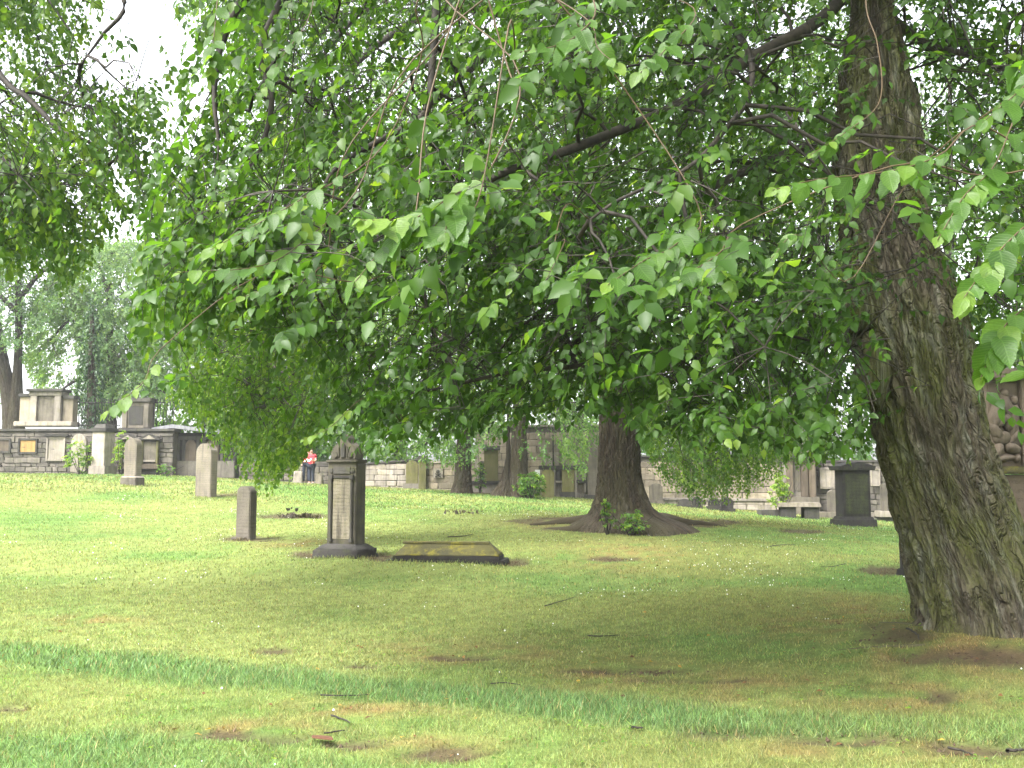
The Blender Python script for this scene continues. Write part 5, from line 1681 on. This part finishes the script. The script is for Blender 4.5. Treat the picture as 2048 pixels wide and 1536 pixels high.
def person(px, py, Y, face, label, arm_l, arm_r, shirt, h=1.72, stance=0.0):
    p = P(px, py, Y)
    t = empty('person', (p[0], Y, float(gz(p[0], Y))), math.radians(face), label, 'person', 'people reading the stones')
    s = h / 1.72
    J = {'pelvis': ((0, 0, .95), (.15, .11)), 'belly': ((0, 0, 1.10), (.14, .10)), 'chest': ((0, 0, 1.32), (.165, .11)), 'neckbase': ((0, 0.01, 1.44), (.09, .07)), 'neck': ((0, 0, 1.50), .055), 'jaw': ((0, -.03, 1.57), (.062, .075)), 'head': ((0, -.01, 1.64), (.075, .092)), 'crown': ((0, 0, 1.70), (.055, .065)),
         'nose': ((0, -.105, 1.61), .014)}
    E = [('pelvis', 'belly'), ('belly', 'chest'), ('chest', 'neckbase'), ('neckbase', 'neck'), ('neck', 'jaw'), ('jaw', 'head'), ('head', 'crown'), ('head', 'nose')]
    for sd, nm, arm in ((-1, 'l', arm_l), (1, 'r', arm_r)):
        el, wr = arm
        J['sh' + nm] = ((sd * .19, 0, 1.40), .062); J['el' + nm] = (el, .043); J['wr' + nm] = (wr, .028)
        d = (Vector(wr) - Vector(el)).normalized()
        pm = Vector(wr) + d * 0.07
        J['pm' + nm] = (tuple(pm), (.034, .02))
        E += [('chest', 'sh' + nm), ('sh' + nm, 'el' + nm), ('el' + nm, 'wr' + nm), ('wr' + nm, 'pm' + nm)]
        sidev = d.cross(Vector((0, 1, 0.2))).normalized()
        for f in range(4):
            off = sidev * (f - 1.5) * 0.02
            k1 = 'f%d%s' % (f, nm)
            J[k1] = (tuple(pm + off + d * (0.055 + .008 * (f in (1, 2))) + Vector((0, 0, -.012))), .009)
            E.append(('pm' + nm, k1))
        J['th' + nm] = (tuple(Vector(wr) + d * .05 + sidev * 0.045), .011)
        E.append(('wr' + nm, 'th' + nm))
        fx = sd * (.09 + stance)
        J['hip' + nm] = ((sd * .09, 0, .90), .088); J['kn' + nm] = ((fx, -.015, .50), .06); J['an' + nm] = ((fx, .02, .09), .04); J['to' + nm] = ((fx + sd * .03, -.13, .035), .035)
        E += [('pelvis', 'hip' + nm), ('hip' + nm, 'kn' + nm), ('kn' + nm, 'an' + nm), ('an' + nm, 'to' + nm)]
    J = {k_: (tuple(c * s for c in v[0]), v[1]) for k_, v in J.items()}
    skin_mesh('body', J, E, t, M['skin'], 1)
    g = lambda k_, f: (J[k_][0], tuple(c * f for c in J[k_][1]) if isinstance(J[k_][1], tuple) else J[k_][1] * f)
    mid = lambda a, b_, f, r: (tuple(J[a][0][i] * (1 - f) + J[b_][0][i] * f for i in range(3)), r)
    SJ = {'belly': g('belly', 1.16), 'pelvis': (J['pelvis'][0], (.165, .125)), 'chest': g('chest', 1.12), 'nb': g('neckbase', 1.15), 'shl': g('shl', 1.25), 'shr': g('shr', 1.25), 'el_l': mid('shl', 'ell', .62, .064), 'el_r': mid('shr', 'elr', .62, .064)}
    skin_mesh('shirt', SJ, [('belly', 'pelvis'), ('belly', 'chest'), ('chest', 'nb'), ('chest', 'shl'), ('chest', 'shr'), ('shl', 'el_l'), ('shr', 'el_r')], t, M[shirt], 1)
    TJ = {'p': ((0, 0, .93 * s), (.165, .125)), 'hl': g('hipl', 1.15), 'hr': g('hipr', 1.15), 'kl': g('knl', 1.3), 'kr': g('knr', 1.3), 'al': ((J['anl'][0][0], J['anl'][0][1], .10), .068), 'ar': ((J['anr'][0][0], J['anr'][0][1], .10), .068)}
    skin_mesh('trousers', TJ, [('p', 'hl'), ('p', 'hr'), ('hl', 'kl'), ('hr', 'kr'), ('kl', 'al'), ('kr', 'ar')], t, M['navy'], 1)
    for sd, nm in ((-1, 'l'), (1, 'r')):
        bm = bmesh.new()
        bmesh.ops.create_icosphere(bm, subdivisions=2, radius=1, matrix=Matrix.Translation((J['an' + nm][0][0] + sd * .012, -.05, .045)) @ Matrix.Diagonal((.052, .135, .048, 1)))
        bm_obj('shoe', bm, M['shoe'], t, True)
    bm = bmesh.new()
    bmesh.ops.create_icosphere(bm, subdivisions=3, radius=1, matrix=Matrix.Translation((0, .018, 1.665 * s)) @ Matrix.Diagonal((.094, .105, .105, 1)))
    for v in list(bm.verts):
        if v.co.y < -0.035 and v.co.z < 1.69 * s:
            bm.verts.remove(v)
    bm_obj('hair', bm, M['hair'], t, True)
    for ex in (-.03, .03):
        bm = bmesh.new()
        bmesh.ops.create_icosphere(bm, subdivisions=1, radius=.012, matrix=Matrix.Translation((ex, -.088, 1.635 * s)))
        bm_obj('eye', bm, M['hair'], t, True)
    bm = bmesh.new()
    bmesh.ops.create_cube(bm, size=1, matrix=Matrix.Translation((0, -.098, 1.565 * s)) @ Matrix.Diagonal((.045, .012, .008, 1)))
    bm_obj('mouth', bm, M['red'], t)
    return t


person(612, 964, 45.6, 20, 'person in red shirt and dark trousers with white sleeve at the hip', ((-.27, .02, 1.16), (-.24, -.10, .96)), ((.26, -.06, 1.16), (.12, -.26, 1.12)), 'red', 1.78, 0.02)
person(622.5, 964.5, 45.3, -20, 'person in bright red top holding a paper beside the taller companion', ((-.26, -.08, 1.15), (-.08, -.28, 1.14)), ((.27, -.06, 1.15), (.10, -.28, 1.16)), 'red', 1.66, 0.0)
bm = bmesh.new()
bmesh.ops.create_grid(bm, x_segments=4, y_segments=3, size=0.5, matrix=Matrix.Diagonal((.30, .21, 1, 1)))
for v in bm.verts:
    v.co.z += .12 * v.co.x ** 2
pp = P(622.5, 964.5, 45.3)
o = bm_obj('paper_map', bm, M['paper'], None, False, (pp[0] - .1, 45.3 - .36, float(gz(pp[0], 45.3)) + 1.12))
o.modifiers.new('thick', 'SOLIDIFY').thickness = 0.004
o.rotation_euler = (math.radians(35), 0, math.radians(-20))
tag(o, 'folded white paper held by a person in red', 'paper')


# =================================================================== small things on the lawn
# withered plant row beside the tall headstone
g = ground_at(597, 1034)
t = empty('withered_plants', g, 0, 'row of dark withered plant stubs behind the tall headstone', 'plants')
V_p, D_p, N_p, S_p = [], [], [], []
for i in range(240):
    x = rng.uniform(-0.50, 0.52); y = rng.normal() * 0.07
    V_p.append((g.x + x, g.y + y, float(gz(g.x + x, g.y + y)) - .01)); D_p.append((rng.normal() * .5, rng.normal() * .4, 1.0)); N_p.append(rng.normal(size=3)); S_p.append(rng.uniform(.05, .15) * (0.7 + 0.5 * math.sin(x * 9) ** 2))
M['withered'] = leaf_material('withered_leaf', (0.02, 0.017, 0.013), (0.06, 0.05, 0.033), (0.13, 0.105, 0.07), 0.15, 0.7)
leaf_cloud('withered_leaves', np.array(V_p), np.array(D_p), np.array(N_p), np.array(S_p), rng.random(240), M['withered'], LT4, t)
for (a, b_, lab) in ((579, 1022, 'single dark seedling standing behind the withered plants'), (593, 1024, 'bent dark sprig beside the lone seedling behind the withered plants')):
    g = ground_at(a, b_)
    t = empty('sprig', g, 0, lab, 'plant')
    n_ = 9
    leaf_cloud('leaves', np.array(g) + rng.normal(size=(n_, 3)) * (.02, .02, .015) + (0, 0, .02), np.c_[rng.normal(size=(n_, 2)) * .4, np.ones(n_)], rng.normal(size=(n_, 3)), rng.uniform(.06, .12, n_), rng.random(n_) * .4, M['withered'], LT4, t)

# weeds in the far shade
g = ground_at(950, 1027)
n_ = 40
o = leaf_cloud('lawn_weeds', np.array([np.array(ground_at(rng.uniform(890, 965), rng.uniform(1022, 1030))) for _ in range(n_)]), np.c_[rng.normal(size=(n_, 2)) * .7, np.ones(n_)], rng.normal(size=(n_, 3)), rng.uniform(.05, .13, n_), rng.random(n_), M['withered'], LT4)
tag(o, 'sparse dark weeds in the shaded lawn behind the ledger', 'weeds', kind='stuff')

# fallen twigs
tw = [([(895, 1076), (920, 1075), (946, 1071)], .014), ([(1090, 1215), (1120, 1206), (1148, 1198)], .007), ([(640, 1395), (690, 1396), (740, 1394)], .006), ([(664, 1436), (690, 1446), (700, 1452)], .007),
      ([(1262, 1461), (1285, 1463)], .010), ([(1895, 1502), (1930, 1510), (1945, 1518)], .008), ([(1175, 1275), (1200, 1276), (1240, 1274)], .008), ([(980, 1372), (1010, 1370), (1040, 1374)], .006),
      ([(1540, 1095), (1560, 1092), (1590, 1091)], .010), ([(650, 1472), (675, 1468), (690, 1466)], .006), ([(1815, 1262), (1832, 1272), (1840, 1284)], .010), ([(2010, 1510), (2048, 1508)], .012), ([(1690, 1130), (1660, 1136), (1640, 1136)], .008)]
twl = ['crooked dark twig lying behind the mossy ledger tomb', 'thin straight twig on the shaded open lawn', 'long thin twig along the lower edge of the green strip', 'short forked-looking twig near the bark flake',
       'short thick twig below the green strip', 'bent pale twig on bare earth in the foreground', 'dark twig in the shade between strip and far elm', 'slim twig beside the clover above the green strip',
       'twig on the far shaded lawn near the black monument', 'tiny twig touching the bark flake', 'curved root-like twig at the foot of the leaning elm', 'stout twig on bare earth below the leaning elm', 'small twig beside the dark stone behind the elm']
for (pts, r), lab in zip(tw, twl):
    g = [ground_at(*p) for p in pts]
    c_ = catmull([(v.x, v.y, v.z + r * 1.2 + .004) for v in g], 12)
    c_[:, :2] += rng.normal(size=(12, 2)) * r * .5
    c_[:, 2] = gz(c_[:, 0], c_[:, 1]) + r + .012
    o = tubes('fallen_twig', c_[None], np.linspace(r, r * .5, 12)[None], 6, M['branch'])
    tag(o, lab, 'twig', 'fallen twigs on the lawn')

# flat piece of brown bark in the foreground
g = ground_at(645, 1487)
o = prism('bark_piece', [(-.075, -.04), (-.03, -.055), (.03, -.05), (.055, -.02), (.075, .055), (.02, .04), (-.06, .02)], -0.006, 0.006, M['earth'], None, 0.003)
o.location = g + Vector((0, 0, .035)); o.rotation_euler = (math.radians(82), 0.06, 0.0)
M['barkbit'] = plain('dead_bark', (0.10, 0.048, 0.028), 0.85, 0.2, 0.4, 40)
o.data.materials.clear(); o.data.materials.append(M['barkbit'])
tag(o, 'flat dark red-brown flake of bark on the foreground grass', 'bark')


def on_lawn(n, y0, y1, filt):
    xx, yy = scatter(y0, y1, 40)
    fl_ = lawn_fields(xx, yy)
    p = rng.random(len(xx)) < filt(fl_, xx, yy)
    xx, yy = xx[p][:n], yy[p][:n]
    return np.c_[xx, yy, gz(xx, yy)]


# clover flowers
pts = np.r_[on_lawn(420, 4.8, 12, lambda f_, x, y: 0.16 * smooth(.52, .70, fbm(v3(x * 1.3, y * 1.3, 4.4), 3)) * (1 - f_[2]) * (1 - .8 * f_[4])), on_lawn(1600, 12, 30, lambda f_, x, y: 0.34 * smooth(.54, .68, fbm(v3(x * .8, y * .8, 7.4), 3)) * (1 - f_[2]))]
o8 = np.array([(1, 0, 0), (-1, 0, 0), (0, 1, 0), (0, -1, 0), (0, 0, 1), (0, 0, -1)], float)
t8 = np.array([(0, 2, 4), (2, 1, 4), (1, 3, 4), (3, 0, 4), (2, 0, 5), (1, 2, 5), (3, 1, 5), (0, 3, 5)])
rr = (0.004 + 0.007 * rng.random(len(pts)) ** 2 + .002 * (pts[:, 1] > 12))[:, None, None]
V = (pts[:, None] + np.array((0, 0, .035)) + o8[None] * rr).reshape(-1, 3)
T = (t8[None] + (np.arange(len(pts)) * 6)[:, None, None]).reshape(-1, 3)
o = link('white_clover', raw_mesh('white_clover', V, T, M['clover'], True))
tag(o, 'tiny white clover flowers sprinkled over the lawn', 'flowers', kind='stuff')

# clover leaves and weeds among the near grass
pts = on_lawn(6500, 4.7, 10, lambda f_, x, y: 0.9 * smooth(.47, .62, fbm(v3(x * 1.1, y * 1.1, 1.4), 3)) * (1 - f_[2]) * (1 - f_[4]))
n_ = len(pts)
pts = np.repeat(pts, 3, 0) + rng.normal(size=(3 * n_, 3)) * (.02, .02, .004) + (0, 0, .022)
o = leaf_cloud('clover_leaves', pts, np.c_[rng.normal(size=(3 * n_, 2)), .15 * np.ones(3 * n_)], np.c_[rng.normal(size=(3 * n_, 2)) * .35, np.ones(3 * n_)], rng.uniform(.014, .032, 3 * n_), np.clip(.55 + .2 * rng.normal(size=3 * n_), 0, 1), M['leaf_shrub'], LT4)
tag(o, 'low clover leaves among the foreground grass', 'clover', kind='stuff')

# dead leaves and needles
pts = on_lawn(900, 4.7, 22, lambda f_, x, y: 0.03 + 0.30 * f_[3] + .1 * f_[2])
n_ = len(pts)
o = leaf_cloud('dead_leaves', pts + (0, 0, .02), np.c_[rng.normal(size=(n_, 2)), .1 * rng.normal(size=n_)], np.c_[rng.normal(size=(n_, 2)) * .4, np.ones(n_)], rng.uniform(.018, .055, n_), np.clip(rng.random(n_) ** 1.6, 0, 1), M['litter'], LT4)
tag(o, 'scattered brown and yellow fallen leaves on the lawn', 'leaves', kind='stuff')


# uncut tufts against the feet of the stones on the lawn
tx, ty = [], []
for (a0, a1, b0, dep) in ((630, 752, 1117, .35), (770, 1012, 1127, .15), (472, 514, 1079, .25), (388, 436, 996, .3), (243, 286, 972, .3), (1668, 1758, 1056, .5)):
    for i in range(420):
        g = ground_at(rng.uniform(a0, a1), b0) if i % 60 == 0 else g
        f = (rng.random() - .5) * (a1 - a0) * g.y / F
        c0 = P((a0 + a1) / 2, b0, g.y)
        tx.append(c0[0] + f); ty.append(g.y - .06 + abs(rng.normal()) * .06 - .04)
blades(np.array(tx), np.array(ty), 0.06, 0.006, 0.8, 'grass', 'uncut grass tufts against the feet of the headstones')

# crumbs of soil and bits of bark on the bare patches
pts = on_lawn(3500, 4.7, 20, lambda f_, x, y: 0.95 * smooth(.15, .7, f_[2]) * (1 - f_[4]))
if len(pts):
    pts = np.repeat(pts, 5, 0) + rng.normal(size=(5 * len(pts), 3)) * (.09, .09, 0)
    pts[:, 2] = gz(pts[:, 0], pts[:, 1]) - .012
    rr = (rng.uniform(.35, 1, (len(pts), 1, 3)) * rng.uniform(.006, .022, (len(pts), 1, 1)))
    V = (pts[:, None] + o8[None] * rr + rng.normal(size=(len(pts), 6, 3)) * .002).reshape(-1, 3)
    T = (t8[None] + (np.arange(len(pts)) * 6)[:, None, None]).reshape(-1, 3)
    o = link('soil_crumbs', raw_mesh('soil_crumbs', V, T, plain('dark_soil', (0.075, 0.052, 0.036), 0.95, 0.1, 0.4, 6)))
    tag(o, 'crumbs of bare earth and bark on the worn patches', 'soil', kind='stuff')

# =================================================================== thin scattering volume, added to stand in for the lens-flare veil
if True:
    bm = bmesh.new()
    bmesh.ops.create_cube(bm, size=1.0, matrix=Matrix.Translation((0, 60, 12)) @ Matrix.Diagonal((520, 420, 34, 1)))
    k = NT('flare_veil')
    pv = k.n('ShaderNodeVolumePrincipled')
    pv.inputs['Color'].default_value = (0.96, 0.98, 1.0, 1)
    pv.inputs['Density'].default_value = 0.0007
    pv.inputs['Anisotropy'].default_value = 0.2
    k.l(pv.outputs[0], k.out.inputs['Volume'])
    o = bm_obj('flare_haze', bm, k.m)
    tag(o, 'thin scattering volume added to imitate the pale lens-flare veil', 'flare_haze', kind='stuff')
